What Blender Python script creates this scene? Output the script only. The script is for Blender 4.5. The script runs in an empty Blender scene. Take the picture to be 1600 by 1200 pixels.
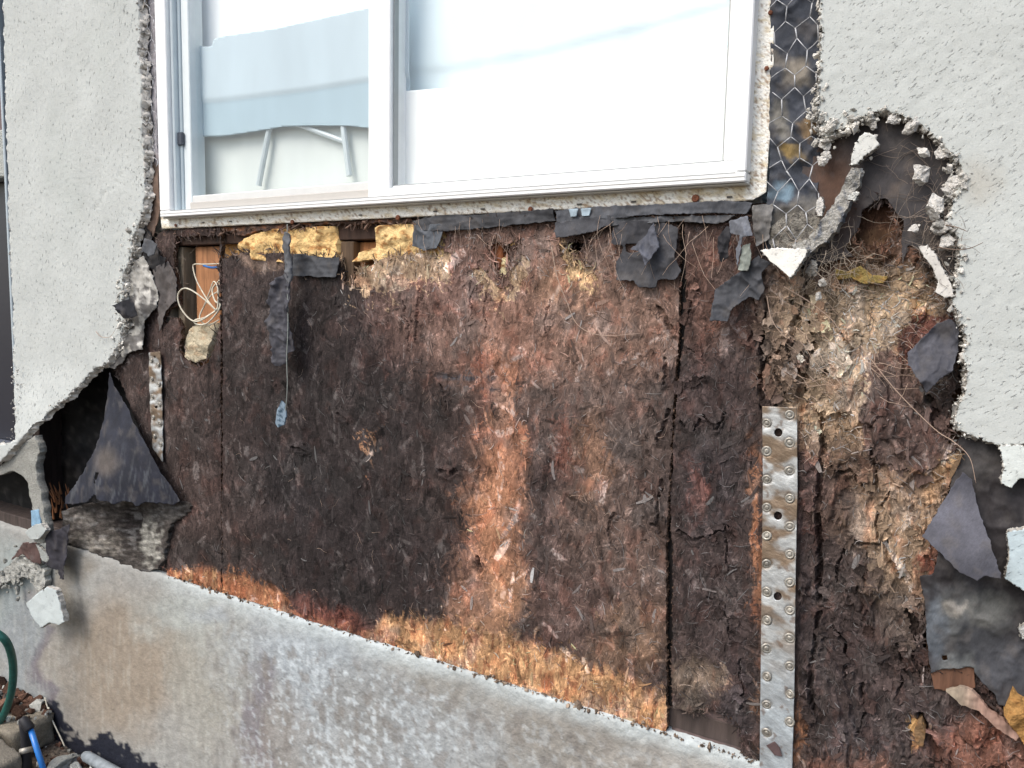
import bpy, math, random
import numpy as np
from mathutils import Matrix, Vector

# ------------------------------------------------------------------ camera, sky, sun, exposure
SC = bpy.context.scene
COL = SC.collection
F = 1220.0                      # focal length in photo pixels (1600 wide)
CX, CZ, CD = 0.0, 1.42, 1.30    # camera stands 1.3 m in front of the wall, 1.42 m above the ground
def _n(v):
    v = np.array(v, float); return v / np.linalg.norm(v)
_X = -_n((-2057, 168, -1220)); _Z = -_n((-230, -11675, -1220)); _Z = _n(_Z - (_Z @ _X) * _X); _Y = np.cross(_Z, _X)
RM = np.array([_X, _Y, _Z])
cam_data = bpy.data.cameras.new('camera'); cam = bpy.data.objects.new('camera', cam_data); COL.objects.link(cam)
cam.matrix_world = Matrix.Translation((CX, -CD, CZ)) @ Matrix(RM.tolist()).to_4x4()
cam_data.sensor_width = 36; cam_data.lens = 36 * F / 1600; cam_data.clip_start = 0.05; cam_data.clip_end = 2000
SC.camera = cam

SUN_EL, SUN_AZ = math.radians(50), math.radians(205)   # azimuth clockwise from +Y: sun stands in front of the wall, to its left
world = bpy.data.worlds.new('World'); SC.world = world; world.use_nodes = True
wn = world.node_tree; bg = wn.nodes['Background']
sky = wn.nodes.new('ShaderNodeTexSky'); sky.sky_type = 'NISHITA'; sky.sun_disc = False
sky.sun_elevation = SUN_EL; sky.sun_rotation = SUN_AZ; sky.air_density = 1.2; sky.dust_density = 3.5; sky.ozone_density = 1.0
wn.links.new(sky.outputs[0], bg.inputs[0]); bg.inputs[1].default_value = 0.15
sd = bpy.data.lights.new('sun', 'SUN'); sd.energy = 1.35; sd.angle = math.radians(36); sd.color = (1.0, 0.97, 0.92)
sun = bpy.data.objects.new('sun', sd); COL.objects.link(sun)
sv = Vector((math.sin(SUN_AZ) * math.cos(SUN_EL), math.cos(SUN_AZ) * math.cos(SUN_EL), math.sin(SUN_EL)))
sun.rotation_euler = sv.to_track_quat('Z', 'Y').to_euler(); sun.location = (-2, -3, 4)
SC.view_settings.view_transform = 'Standard'; SC.view_settings.look = 'None'
SC.view_settings.gamma = 1.0; SC.view_settings.exposure = 0.70; SC.view_settings.use_curve_mapping = False

rnd = random.Random(7); RG = np.random.default_rng(11)

# ------------------------------------------------------------------ projection of photo points onto upright planes
def PP(px, py, y=0.0):
    px = np.asarray(px, float); py = np.asarray(py, float); y = np.asarray(y, float)
    px, py, y = np.broadcast_arrays(px, py, y)
    c = np.stack([px - 800, 600 - py, np.full(px.shape, -F)], -1)
    d = c @ RM.T
    t = (CD + y) / d[..., 1]
    return d * t[..., None] + np.array([CX, -CD, CZ])
def P(px, py, y=0.0): return tuple(float(a) for a in PP(px, py, y))
def GP(px, py, z=0.0):          # a photo point on a level plane
    c = np.array([px - 800, 600 - py, -F]); d = RM @ c; t = (z - CZ) / d[2]
    return np.array([CX, -CD, CZ]) + d * t
def IMG(p):                     # world -> photo px
    v = (np.asarray(p, float) - np.array([CX, -CD, CZ])) @ RM
    return np.stack([800 + F * v[..., 0] / -v[..., 2], 600 - F * v[..., 1] / -v[..., 2]], -1)

# ------------------------------------------------------------------ noise
_perm = RG.permutation(4096)
_g = RG.uniform(-1, 1, (4096, 2)); _g /= np.linalg.norm(_g, axis=1)[:, None]
def perlin(x, y):
    xi = np.floor(x).astype(np.int64); yi = np.floor(y).astype(np.int64); xf = x - xi; yf = y - yi
    def gr(ix, iy, fx, fy):
        g = _g[_perm[(_perm[ix & 4095] + iy) & 4095]]; return g[..., 0] * fx + g[..., 1] * fy
    u = xf * xf * xf * (xf * (xf * 6 - 15) + 10); v = yf * yf * yf * (yf * (yf * 6 - 15) + 10)
    a = gr(xi, yi, xf, yf); b = gr(xi + 1, yi, xf - 1, yf); c = gr(xi, yi + 1, xf, yf - 1); d = gr(xi + 1, yi + 1, xf - 1, yf - 1)
    return ((a * (1 - u) + b * u) * (1 - v) + (c * (1 - u) + d * u) * v) * 1.5
def fbm(x, y, o=4, s=0.0):
    x = np.asarray(x, float) + s * 17.3; y = np.asarray(y, float) + s * 31.7
    r = 0; a = 1.0; t = 0
    for k in range(o):
        r = r + a * perlin(x * 2 ** k + k * 9.1, y * 2 ** k - k * 5.3); t += a; a *= 0.5
    return r / t
def sstep(a, b, x):
    t = np.clip((x - a) / (b - a), 0, 1); return t * t * (3 - 2 * t)

# ------------------------------------------------------------------ object helpers
def tag(o, label=None, cat=None, group=None, kind=None):
    if label: o['label'] = label
    if cat: o['category'] = cat
    if group: o['group'] = group
    if kind: o['kind'] = kind
    return o
def thing(name, label, cat, loc=(0, 0, 0), group=None):
    o = bpy.data.objects.new(name, None); COL.objects.link(o); o.location = loc; o.empty_display_size = 0.05
    return tag(o, label, cat, group)
def mesh_data(name, V, Fs, mat, col=None, smooth=False):
    V = np.asarray(V, np.float32)
    me = bpy.data.meshes.new(name)
    Fl = [np.asarray(f, np.int32) for f in (Fs if isinstance(Fs, list) else [Fs])]
    Fl = [f for f in Fl if len(f)]
    idx = np.concatenate([f.ravel() for f in Fl]); tot = np.concatenate([np.full(len(f), f.shape[1], np.int32) for f in Fl])
    st = np.concatenate([[0], np.cumsum(tot)[:-1]]).astype(np.int32)
    me.vertices.add(len(V)); me.vertices.foreach_set('co', V.ravel())
    me.loops.add(len(idx)); me.loops.foreach_set('vertex_index', idx)
    me.polygons.add(len(tot)); me.polygons.foreach_set('loop_start', st); me.polygons.foreach_set('loop_total', tot)
    me.polygons.foreach_set('use_smooth', np.full(len(tot), bool(smooth)))
    if col is not None:
        a = me.color_attributes.new('Col', 'FLOAT_COLOR', 'POINT')
        c = np.ones((len(V), 4), np.float32); c[:, :3] = col; a.data.foreach_set('color', c.ravel())
    me.update(calc_edges=True); me.validate()
    me.materials.append(mat)
    return me
def mk(name, V, Fs, mat, parent=None, col=None, smooth=False, origin=None):
    V = np.asarray(V, float)
    if parent is not None: org = np.array(parent.matrix_basis.translation)
    elif origin is not None: org = np.array(origin)
    else: org = np.array([(V[:, 0].min() + V[:, 0].max()) / 2, (V[:, 1].min() + V[:, 1].max()) / 2, V[:, 2].min()])
    o = bpy.data.objects.new(name, mesh_data(name, V - org, Fs, mat, col, smooth)); COL.objects.link(o)
    if parent is not None: o.parent = parent
    else: o.location = org
    return o
def copy_obj(o, parent=None):
    c = o.copy(); COL.objects.link(c)
    if parent is not None: c.parent = parent
    return c
class MB:                      # small collector of shapes
    def __init__(s): s.V = []; s.F4 = []; s.F3 = []; s.C = []; s.n = 0
    def add(s, V, F4=None, F3=None, col=None):
        V = np.asarray(V, float); s.V.append(V)
        if F4 is not None and len(F4): s.F4.append(np.asarray(F4) + s.n)
        if F3 is not None and len(F3): s.F3.append(np.asarray(F3) + s.n)
        if col is not None: s.C.append(np.broadcast_to(np.asarray(col, float), (len(V), 3)))
        s.n += len(V); return s
    def box(s, x0, x1, y0, y1, z0, z1, b=0.0, col=None):
        b = min(b, (x1 - x0) * .45, (y1 - y0) * .45, (z1 - z0) * .45)
        if b <= 0:
            V = [(x, y, z) for x in (x0, x1) for y in (y0, y1) for z in (z0, z1)]
            return s.add(V, [(0, 1, 3, 2), (4, 6, 7, 5), (0, 4, 5, 1), (2, 3, 7, 6), (0, 2, 6, 4), (1, 5, 7, 3)], col=col)
        V = []; id = {}
        for i, x in enumerate((x0, x1)):
            for j, y in enumerate((y0, y1)):
                for k, z in enumerate((z0, z1)):
                    sx, sy, sz = (1, -1)[i], (1, -1)[j], (1, -1)[k]
                    for a, p in enumerate(((x, y + sy * b, z + sz * b), (x + sx * b, y, z + sz * b), (x + sx * b, y + sy * b, z))):
                        id[i, j, k, a] = len(V); V.append(p)
        q = []; t = []
        for a in range(3):
            for v in (0, 1):
                c = [(0, 0), (0, 1), (1, 1), (1, 0)]
                def key(p, w=a, v=v):
                    k = list(p); k.insert(w, v); return (*k, w)
                q.append([id[key(p)] for p in c])
        for a in range(3):
            o1, o2 = [w for w in range(3) if w != a]
            for p in ((0, 0), (0, 1), (1, 0), (1, 1)):
                def k(v, w):
                    kk = [0, 0, 0]; kk[a] = v; kk[o1] = p[0]; kk[o2] = p[1]; return id[(*kk, w)]
                q.append([k(0, o1), k(1, o1), k(1, o2), k(0, o2)])
        for i in (0, 1):
            for j in (0, 1):
                for k2 in (0, 1): t.append([id[i, j, k2, 0], id[i, j, k2, 1], id[i, j, k2, 2]])
        return s.add(V, q, t, col)
    def tube(s, pts, r, n=6, col=None, cap=True):
        pts = np.asarray(pts, float); m = len(pts); r = np.broadcast_to(np.asarray(r, float), (m,))
        T = np.gradient(pts, axis=0); T /= np.linalg.norm(T, axis=1)[:, None] + 1e-12
        up = np.array([0, 0, 1.]) if abs(T[0][2]) < .9 else np.array([1., 0, 0])
        N = np.cross(T[0], up); N /= np.linalg.norm(N); V = []
        for i in range(m):
            N = N - (N @ T[i]) * T[i]; N /= np.linalg.norm(N) + 1e-12; B = np.cross(T[i], N)
            a = np.arange(n) * 2 * math.pi / n
            V.append(pts[i] + r[i] * (np.cos(a)[:, None] * N + np.sin(a)[:, None] * B))
        V = np.concatenate(V); i = np.arange(m - 1)[:, None] * n; j = np.arange(n)[None]; k = (j + 1) % n
        Q = np.stack([i + j, i + k, i + n + k, i + n + j], -1).reshape(-1, 4)
        T3 = []
        if cap:
            T3 = [(0, c + 1, c) for c in range(1, n - 1)] + [((m - 1) * n, (m - 1) * n + c, (m - 1) * n + c + 1) for c in range(1, n - 1)]
        return s.add(V, Q, T3, col)
    def lathe(s, c, axis, prof, n=16, col=None):       # prof: (radius, height along axis)
        axis = np.array(axis, float); axis /= np.linalg.norm(axis)
        u = np.cross(axis, [0, 0, 1.] if abs(axis[2]) < .9 else [1., 0, 0]); u /= np.linalg.norm(u); w = np.cross(axis, u)
        a = np.arange(n) * 2 * math.pi / n; ring = np.cos(a)[:, None] * u + np.sin(a)[:, None] * w
        V = np.concatenate([np.array(c) + ring * p[0] + axis * p[1] for p in prof])
        i = np.arange(len(prof) - 1)[:, None] * n; j = np.arange(n)[None]; k = (j + 1) % n
        return s.add(V, np.stack([i + j, i + k, i + n + k, i + n + j], -1).reshape(-1, 4), None, col)
    def build(s, name, mat, parent=None, smooth=False, origin=None):
        fs = []
        if s.F4: fs.append(np.concatenate(s.F4))
        if s.F3: fs.append(np.concatenate(s.F3))
        o = mk(name, np.concatenate(s.V), fs, mat, parent, np.concatenate(s.C) if s.C else None, smooth, origin)
        if s.n < 30000:
            import bmesh
            bm = bmesh.new(); bm.from_mesh(o.data); bmesh.ops.recalc_face_normals(bm, faces=bm.faces); bm.to_mesh(o.data); bm.free()
        return o
def spline(pts, k=8):           # Catmull-Rom through points
    p = np.asarray(pts, float); p = np.vstack([2 * p[0] - p[1], p, 2 * p[-1] - p[-2]]); out = []
    for i in range(1, len(p) - 2):
        for t in np.linspace(0, 1, k, endpoint=False):
            out.append(.5 * ((2 * p[i]) + (-p[i-1] + p[i+1]) * t + (2*p[i-1] - 5*p[i] + 4*p[i+1] - p[i+2]) * t*t + (-p[i-1] + 3*p[i] - 3*p[i+1] + p[i+2]) * t**3))
    out.append(p[-2]); return np.array(out)

# ------------------------------------------------------------------ materials
def mat(name, base=(.5, .5, .5), rough=.8, metal=0.0, attr=False, var=(), bump=(), spec=.3):
    """var: (scale, (sx,sy,sz), rot, lo, hi, from_min, from_max, detail) multiplies colour; bump: (scale,(sx,sy,sz),rot,strength,dist,lo,hi)"""
    m = bpy.data.materials.new(name); m.use_nodes = True; nt = m.node_tree; N = nt.nodes; L = nt.links; b = N['Principled BSDF']
    b.inputs['Roughness'].default_value = rough; b.inputs['Metallic'].default_value = metal; b.inputs['Specular IOR Level'].default_value = spec
    geo = N.new('ShaderNodeNewGeometry')
    if attr:
        a = N.new('ShaderNodeAttribute'); a.attribute_name = 'Col'; c = a.outputs['Color']
    else:
        a = N.new('ShaderNodeRGB'); a.outputs[0].default_value = (*base, 1); c = a.outputs[0]
    def noise(sc, st, rot, det=4):
        mp = N.new('ShaderNodeMapping'); mp.vector_type = 'TEXTURE'; mp.inputs['Rotation'].default_value = rot; mp.inputs['Scale'].default_value = st
        L.new(geo.outputs['Position'], mp.inputs[0])
        n = N.new('ShaderNodeTexNoise'); n.inputs['Scale'].default_value = sc; n.inputs['Detail'].default_value = det; n.inputs['Roughness'].default_value = .6
        L.new(mp.outputs[0], n.inputs['Vector']); return n.outputs['Fac']
    for (sc, st, rot, lo, hi, f0, f1, det) in var:
        r = N.new('ShaderNodeMapRange'); r.inputs['From Min'].default_value = f0; r.inputs['From Max'].default_value = f1
        r.inputs['To Min'].default_value = lo; r.inputs['To Max'].default_value = hi
        L.new(noise(sc, st, rot, det), r.inputs['Value'])
        v = N.new('ShaderNodeVectorMath'); v.operation = 'SCALE'; L.new(c, v.inputs[0]); L.new(r.outputs[0], v.inputs['Scale']); c = v.outputs[0]
    L.new(c, b.inputs['Base Color'])
    prev = None
    for (sc, st, rot, strg, dist, lo, hi) in bump:
        r = N.new('ShaderNodeMapRange'); r.inputs['From Min'].default_value = lo; r.inputs['From Max'].default_value = hi
        L.new(noise(sc, st, rot), r.inputs['Value'])
        bp = N.new('ShaderNodeBump'); bp.inputs['Strength'].default_value = strg; bp.inputs['Distance'].default_value = dist
        L.new(r.outputs[0], bp.inputs['Height'])
        if prev: L.new(prev, bp.inputs['Normal'])
        prev = bp.outputs[0]
    if prev: L.new(prev, b.inputs['Normal'])
    return m
Z0 = (0, 0, 0); S1 = (1, 1, 1)
M = {}
M['osb'] = mat('osb', attr=True, rough=.88, spec=.18, var=[(70, S1, Z0, .82, 1.18, .3, .7, 5),
    (330, (1, 1, 8), (0, .45, 0), 1.0, 1.5, .605, .65, 2), (330, (1, 1, 8), (0, -.35, 0), 1.0, 1.5, .615, .66, 2), (300, (1, 1, 7), (0, 1.2, 0), 1.0, 1.6, .62, .67, 2),
    (260, (1, 1, 6), (0, .1, 0), .50, 1.0, .345, .40, 2), (200, (1, 1, 2), (0, .8, 0), .55, 1.0, .31, .37, 3)],
    bump=[(330, (1, 1, 6), (0, .2, 0), .5, .0012, .3, .7), (120, (1, 1, 2), Z0, .35, .0018, .3, .7)])
M['flake'] = mat('flake', attr=True, rough=.72, spec=.35, var=[(500, (1, 1, 2), Z0, .7, 1.3, .3, .7, 3)], bump=[(700, (1, 1, 4), Z0, .4, .0006, .3, .7)])
M['stucco_left'] = mat('stucco_left', attr=True, rough=.9, spec=.2,
    var=[(9, S1, Z0, .93, 1.06, .3, .7, 4), (190, (1, 1, 2.6), (0, .25, 0), .64, 1.0, .30, .36, 2), (700, S1, Z0, .9, 1.06, .3, .7, 2)],
    bump=[(190, (1, 1, 2.6), (0, .25, 0), .8, .0022, .30, .40), (70, S1, Z0, .25, .003, .3, .7), (500, S1, Z0, .35, .0012, .3, .7)])
M['stucco_right'] = mat('stucco_right', attr=True, rough=.9, spec=.2,
    var=[(8, S1, Z0, .94, 1.05, .3, .7, 4), (330, (2.4, 1, 1), (0, -.70, 0), .64, 1.0, .315, .365, 3), (600, S1, Z0, .93, 1.04, .3, .7, 2)],
    bump=[(330, (2.4, 1, 1), (0, -.70, 0), .65, .0018, .31, .40), (75, (2, 1, 1), (0, -.6, 0), .10, .003, .35, .7), (450, S1, Z0, .25, .0010, .3, .7)])
M['mortar'] = mat('mortar', attr=True, rough=.95, spec=.15, var=[(180, S1, Z0, .72, 1.15, .3, .7, 5)], bump=[(260, S1, Z0, .8, .004, .3, .7)])
M['felt'] = mat('felt', attr=True, rough=.68, spec=.25, var=[(60, S1, Z0, .80, 1.2, .3, .7, 5), (420, (1, 1, 3), (0, .4, 0), .88, 1.15, .3, .7, 3)],
                bump=[(400, (1, 1, 2.5), Z0, .25, .0010, .3, .7)])
M['plastic'] = mat('window_vinyl', attr=True, rough=.42, spec=.5, var=[(40, S1, Z0, .96, 1.03, .3, .7, 4)])
M['fin'] = mat('aluminium_fin', attr=True, rough=.5, spec=.4, bump=[(220, S1, Z0, .5, .0016, .42, .6)], var=[(330, (1.6, 1, 1), Z0, .62, 1.0, .34, .42, 3)])
M['zinc'] = mat('galvanised_steel', attr=True, rough=.45, metal=.45, spec=.5, var=[(70, (2, 1, 1), (0, .4, 0), .75, 1.2, .3, .7, 5), (900, S1, Z0, .85, 1.1, .3, .7, 2)],
                bump=[(55, (1.5, 1, 1), (0, .5, 0), .30, .004, .3, .7), (500, S1, Z0, .2, .0005, .3, .7)])
M['nail'] = mat('nail_steel', base=(.36, .34, .30), rough=.45, metal=.5, var=[(900, S1, Z0, .5, 1.2, .3, .7, 2)])
M['rust'] = mat('rusty_screw', base=(.20, .075, .04), rough=.8, var=[(900, S1, Z0, .5, 1.3, .3, .7, 3)], bump=[(900, S1, Z0, .5, .0008, .3, .7)])
M['foam'] = mat('insulation', attr=True, rough=.9, spec=.15, var=[(120, S1, Z0, .8, 1.15, .3, .7, 4)], bump=[(160, S1, Z0, .7, .004, .3, .7)])
M['wood'] = mat('stud_wood', attr=True, rough=.75, spec=.3, var=[(70, (1, 1, 9), Z0, .6, 1.35, .3, .7, 4)], bump=[(160, (1, 1, 9), Z0, .5, .0015, .3, .7)])
M['concrete'] = mat('foundation_concrete', attr=True, rough=.88, spec=.25,
    var=[(40, (1, 1, 1.4), Z0, .88, 1.10, .35, .65, 6), (260, S1, Z0, .95, 1.04, .3, .7, 4)],
    bump=[(60, S1, Z0, .35, .004, .35, .65), (350, S1, Z0, .18, .0012, .3, .7)])
M['wire'] = mat('galvanised_wire', base=(.46, .47, .49), rough=.5, metal=.15, var=[(60, S1, Z0, .55, 1.2, .35, .65, 3)])
M['cable'] = mat('cream_cable', base=(.62, .58, .47), rough=.55, var=[(120, S1, Z0, .7, 1.1, .3, .7, 3)])
M['root'] = mat('dry_root', attr=True, rough=.8)
M['reflection_sheet'] = mat('reflection_sheet', attr=True, rough=.9, var=[(6, (1, 1, 3), Z0, .92, 1.06, .3, .7, 3)])  # matte surface of the imitated pane reflections
M['paint'] = mat('blue_paint', base=(.02, .16, .50), rough=.3, spec=.5)
M['rubber'] = mat('black_rubber', base=(.02, .02, .024), rough=.55)
M['hose'] = mat('green_hose', base=(.012, .085, .07), rough=.4, spec=.5, var=[(80, S1, Z0, .7, 1.3, .3, .7, 3)])
M['soil'] = mat('soil', attr=True, rough=.95, var=[(60, S1, Z0, .5, 1.5, .3, .7, 6)], bump=[(90, S1, Z0, .9, .01, .3, .7)])
def glass_mat():
    m = bpy.data.materials.new('window_glass'); m.use_nodes = True; nt = m.node_tree; N = nt.nodes; L = nt.links; N.remove(N['Principled BSDF'])
    tr = N.new('ShaderNodeBsdfTransparent'); tr.inputs[0].default_value = (.97, .99, .995, 1); gl = N.new('ShaderNodeBsdfGlossy'); gl.inputs['Roughness'].default_value = .02
    ge = N.new('ShaderNodeNewGeometry'); dt = N.new('ShaderNodeVectorMath'); dt.operation = 'DOT_PRODUCT'; L.new(ge.outputs['Incoming'], dt.inputs[0]); L.new(ge.outputs['Normal'], dt.inputs[1])
    def mth(op, a, b=None):
        m_ = N.new('ShaderNodeMath'); m_.operation = op
        for k, v in enumerate((a, b)):
            if v is None: continue
            if isinstance(v, (int, float)): m_.inputs[k].default_value = v
            else: L.new(v, m_.inputs[k])
        return m_.outputs[0]
    f5 = mth('POWER', mth('SUBTRACT', 1.0, mth('ABSOLUTE', dt.outputs['Value'])), 5.0); fr = mth('ADD', mth('MULTIPLY', f5, .92), .07); mx = N.new('ShaderNodeMixShader')
    L.new(fr, mx.inputs[0]); L.new(tr.outputs[0], mx.inputs[1]); L.new(gl.outputs[0], mx.inputs[2]); L.new(mx.outputs[0], N['Material Output'].inputs[0]); return m
M['glass'] = glass_mat()

# ------------------------------------------------------------------ sheets: outlined slabs with rough edges, relief and thickness
def jag(poly, step=5.0, amp=2.0, seed=0, closed=True):
    p = np.asarray(poly, float); q = np.vstack([p, p[:1]]) if closed else p; out = []
    for a, b in zip(q[:-1], q[1:]):
        n = max(1, int(np.hypot(*(b - a)) / step)); t = np.arange(n)[:, None] / n; out.append(a + (b - a) * t)
    o = np.concatenate(out)
    d = amp * np.stack([fbm(o[:, 0] / 13, o[:, 1] / 13, 3, seed + .5), fbm(o[:, 0] / 13 + 50, o[:, 1] / 13, 3, seed + 1.5)], 1) * 1.6
    d += amp * .7 * np.stack([fbm(o[:, 0] / 4.5, o[:, 1] / 4.5, 2, seed + 2.5), fbm(o[:, 0] / 4.5 + 50, o[:, 1] / 4.5, 2, seed + 3.5)], 1)
    d += amp * .35 * np.random.default_rng(int(seed * 10) + 3).uniform(-1, 1, o.shape)
    return o + d
def inside_rows(poly, X, Y):    # even-odd test of arbitrary points
    X = np.asarray(X, float).ravel(); Y = np.asarray(Y, float).ravel(); r = np.zeros(len(X), bool)
    a = poly; b = np.roll(poly, -1, 0)
    for (x0, y0), (x1, y1) in zip(a, b):
        if y0 == y1: continue
        lo, hi = (y0, y1) if y0 < y1 else (y1, y0)
        m = (Y >= lo) & (Y < hi)
        if m.any(): r[m] ^= X[m] < x0 + (Y[m] - y0) * (x1 - x0) / (y1 - y0)
    return r
def inside_grid(poly, xs, ys):
    r = np.zeros((len(ys), len(xs)), bool); a = poly; b = np.roll(poly, -1, 0)
    for j, y in enumerate(ys):
        m = ((a[:, 1] <= y) & (b[:, 1] > y)) | ((b[:, 1] <= y) & (a[:, 1] > y))
        if m.any():
            xc = np.sort(a[m, 0] + (y - a[m, 1]) * (b[m, 0] - a[m, 0]) / (b[m, 1] - a[m, 1]))
            r[j] = np.searchsorted(xc, xs) % 2 == 1
    return r
def nearest(poly, pts):
    a = poly; b = np.roll(poly, -1, 0); d = b - a; L2 = (d ** 2).sum(1) + 1e-9; out = np.empty_like(pts)
    for s in range(0, len(pts), 2000):
        p = pts[s:s + 2000, None]; t = np.clip(((p - a) * d).sum(2) / L2, 0, 1); q = a + t[..., None] * d
        k = ((q - p) ** 2).sum(2).argmin(1); out[s:s + 2000] = q[np.arange(len(k)), k]
    return out
def sheet(name, poly, m, base=0.0, thick=.01, step=4.0, amp=1.5, jstep=5.0, seed=0, holes=(), disp=None, col=(.5, .5, .5), parent=None,
          back=False, rim=None, rimrough=.0, smooth=True, hamp=None, raw=False, stepy=None, flare=0.0):
    pl = jag(poly, jstep, amp, seed) if amp > 0 else np.asarray(poly, float)
    hs = [jag(h, jstep, amp if hamp is None else hamp, seed + 7 + i) if (amp if hamp is None else hamp) > 0 else np.asarray(h, float) for i, h in enumerate(holes)]
    sy = stepy or step
    x0, y0 = pl.min(0) - step; x1, y1 = pl.max(0) + step
    xs = np.arange(x0, x1 + step, step); ys = np.arange(y0, y1 + sy, sy)
    ins = inside_grid(pl, xs, ys); hm = [inside_grid(h, xs, ys) for h in hs]
    for h in hm: ins &= ~h
    c = ins[:-1, :-1].astype(int) + ins[1:, :-1] + ins[:-1, 1:] + ins[1:, 1:]
    keep = c >= 1
    nx = len(xs); J, I = np.nonzero(keep); v00 = J * nx + I
    Q = np.stack([v00, v00 + nx, v00 + nx + 1, v00 + 1], 1)         # seen from -y: counter-clockwise
    used = np.unique(Q); remap = -np.ones(nx * len(ys), int); remap[used] = np.arange(len(used)); Q = remap[Q]
    GX, GY = np.meshgrid(xs, ys); pts = np.stack([GX.ravel(), GY.ravel()], 1)[used]; isin = ins.ravel()[used]
    o = ~isin
    if o.any():
        allp = [pl] + hs; best = None
        for a in allp:
            q = nearest(a, pts[o]); dd = ((q - pts[o]) ** 2).sum(1)
            if best is None: best, bd = q, dd
            else:
                w = dd < bd; best[w] = q[w]; bd[w] = dd[w]
        pts[o] = best
    # drop collapsed cells
    pq = pts[Q]; ar = np.abs((pq[:, 0, 0] - pq[:, 2, 0]) * (pq[:, 1, 1] - pq[:, 3, 1]) - (pq[:, 1, 0] - pq[:, 3, 0]) * (pq[:, 0, 1] - pq[:, 2, 1]))
    Q = Q[ar > .03 * step * sy]
    px, py = pts[:, 0], pts[:, 1]
    by = base(px, py) if callable(base) else np.full(len(px), float(base))
    W = PP(px, py, by)
    if disp is not None: W[:, 1] += disp(px, py, W[:, 0], W[:, 2])
    C = col(px, py, W[:, 0], W[:, 2]) if callable(col) else np.tile(np.array(col, float), (len(px), 1))
    E = np.concatenate([Q[:, [0, 1]], Q[:, [1, 2]], Q[:, [2, 3]], Q[:, [3, 0]]])
    key = np.sort(E, 1); k = key[:, 0].astype(np.int64) * (len(W) + 1) + key[:, 1]
    _, inv, cnt = np.unique(k, return_inverse=True, return_counts=True); be = E[cnt[inv] == 1]
    bv = np.unique(be); r = -np.ones(len(W), int)
    V = [W]; Cs = [C]; Fs = [Q]; n = len(W); prev = bv; rr = np.random.default_rng(int(seed * 7) + 1)
    levels = [1.0] if rimrough == 0 else [.12, .35, .65, 1.0]
    pidx = -np.ones(len(W), int); pidx[bv] = bv
    cur = pidx.copy()
    for lv in levels:
        q = W[bv].copy(); q[:, 1] += thick * lv; q[:, 0] += flare * lv * (.6 + .8 * fbm(W[bv, 0] * 40, W[bv, 2] * 40, 3, seed + 9))
        if rimrough: q += rr.normal(0, rimrough, q.shape) * (1 if lv < 1 else .5)
        new = -np.ones(len(W), int); new[bv] = n + np.arange(len(bv)); n += len(bv)
        V.append(q); cr = C[bv] if rim is None else np.tile(np.array(rim, float), (len(bv), 1)) * rr.uniform(.75, 1.2, (len(bv), 1)); Cs.append(cr)
        Fs.append(np.stack([cur[be[:, 1]], cur[be[:, 0]], new[be[:, 0]], new[be[:, 1]]], 1)); cur = new
    if back:
        Bk = W.copy(); Bk[:, 1] += thick; V.append(Bk); Cs.append(C); Fs.append(Q[:, ::-1] + n)
    ob = mk(name, np.concatenate(V), np.concatenate(Fs), m, parent, np.concatenate(Cs), smooth)
    return (ob, pl, hs)
def lerpc(c, new, w): return c * (1 - w[:, None]) + np.array(new, float) * w[:, None]
def blobs(px, py, base, lst, warp=22, seed=0, scale=70.):
    wx = px + warp * fbm(px / scale, py / scale, 5, seed + .2) * 1.8; wy = py + warp * fbm(px / scale + 40, py / scale, 5, seed + .9) * 1.8
    c = np.tile(np.array(base, float), (len(px), 1))
    for (cx, cy, rx, ry, ang, rgb, al, *s) in lst:
        soft = s[0] if s else .55
        a = math.radians(ang); dx = wx - cx; dy = wy - cy
        u = (dx * math.cos(a) + dy * math.sin(a)) / rx; v = (-dx * math.sin(a) + dy * math.cos(a)) / ry
        w = al * (1 - sstep(1 - soft, 1 + soft * .6, np.sqrt(u * u + v * v))); c = lerpc(c, rgb, w)
    return c
def lumps(name, cs, rad, m, parent=None, cols=(.5, .5, .5), flat=1.0, seed=1, res=2, one=True):
    """irregular stones: cs Nx3 centres, rad N radii"""
    import bmesh
    bm = bmesh.new(); bmesh.ops.create_icosphere(bm, subdivisions=res, radius=1); bm.verts.ensure_lookup_table()
    B = np.array([v.co[:] for v in bm.verts]); T = np.array([[v.index for v in f.verts] for f in bm.faces]); bm.free()
    r = np.random.default_rng(seed); mb = MB()
    for i, (c, a) in enumerate(zip(cs, rad)):
        s = r.uniform(.6, 1.25, 3); s[1] *= flat
        k = r.uniform(-1, 1, (10, 3)); k /= np.linalg.norm(k, axis=1)[:, None]
        V = B.copy()
        for kk in k:                                   # planar fracture cuts
            d = V @ kk; lim = r.uniform(.35, .8); V = V - np.clip(d - lim, 0, None)[:, None] * kk
        V = V * (1 + .30 * perlin(B[:, 0] * 2.3 + i * 3.7, B[:, 2] * 2.3 + B[:, 1] * 2 + i) + (.16 * perlin(B[:, 0] * 7 + i * 1.7, B[:, 2] * 7 + B[:, 1] * 5 + i) if res > 1 else 0))[:, None]
        ang = r.uniform(0, 6.28); ca, sa = math.cos(ang), math.sin(ang)
        V = V * s; V = V @ np.array([[ca, 0, sa], [0, 1, 0], [-sa, 0, ca]]).T
        cc = np.array(cols if np.ndim(cols) == 1 else cols[i], float) * r.uniform(.85, 1.12)
        mb.add(V * a + c, None, T, cc)
    return mb.build(name, m, parent, smooth=False)

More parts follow.
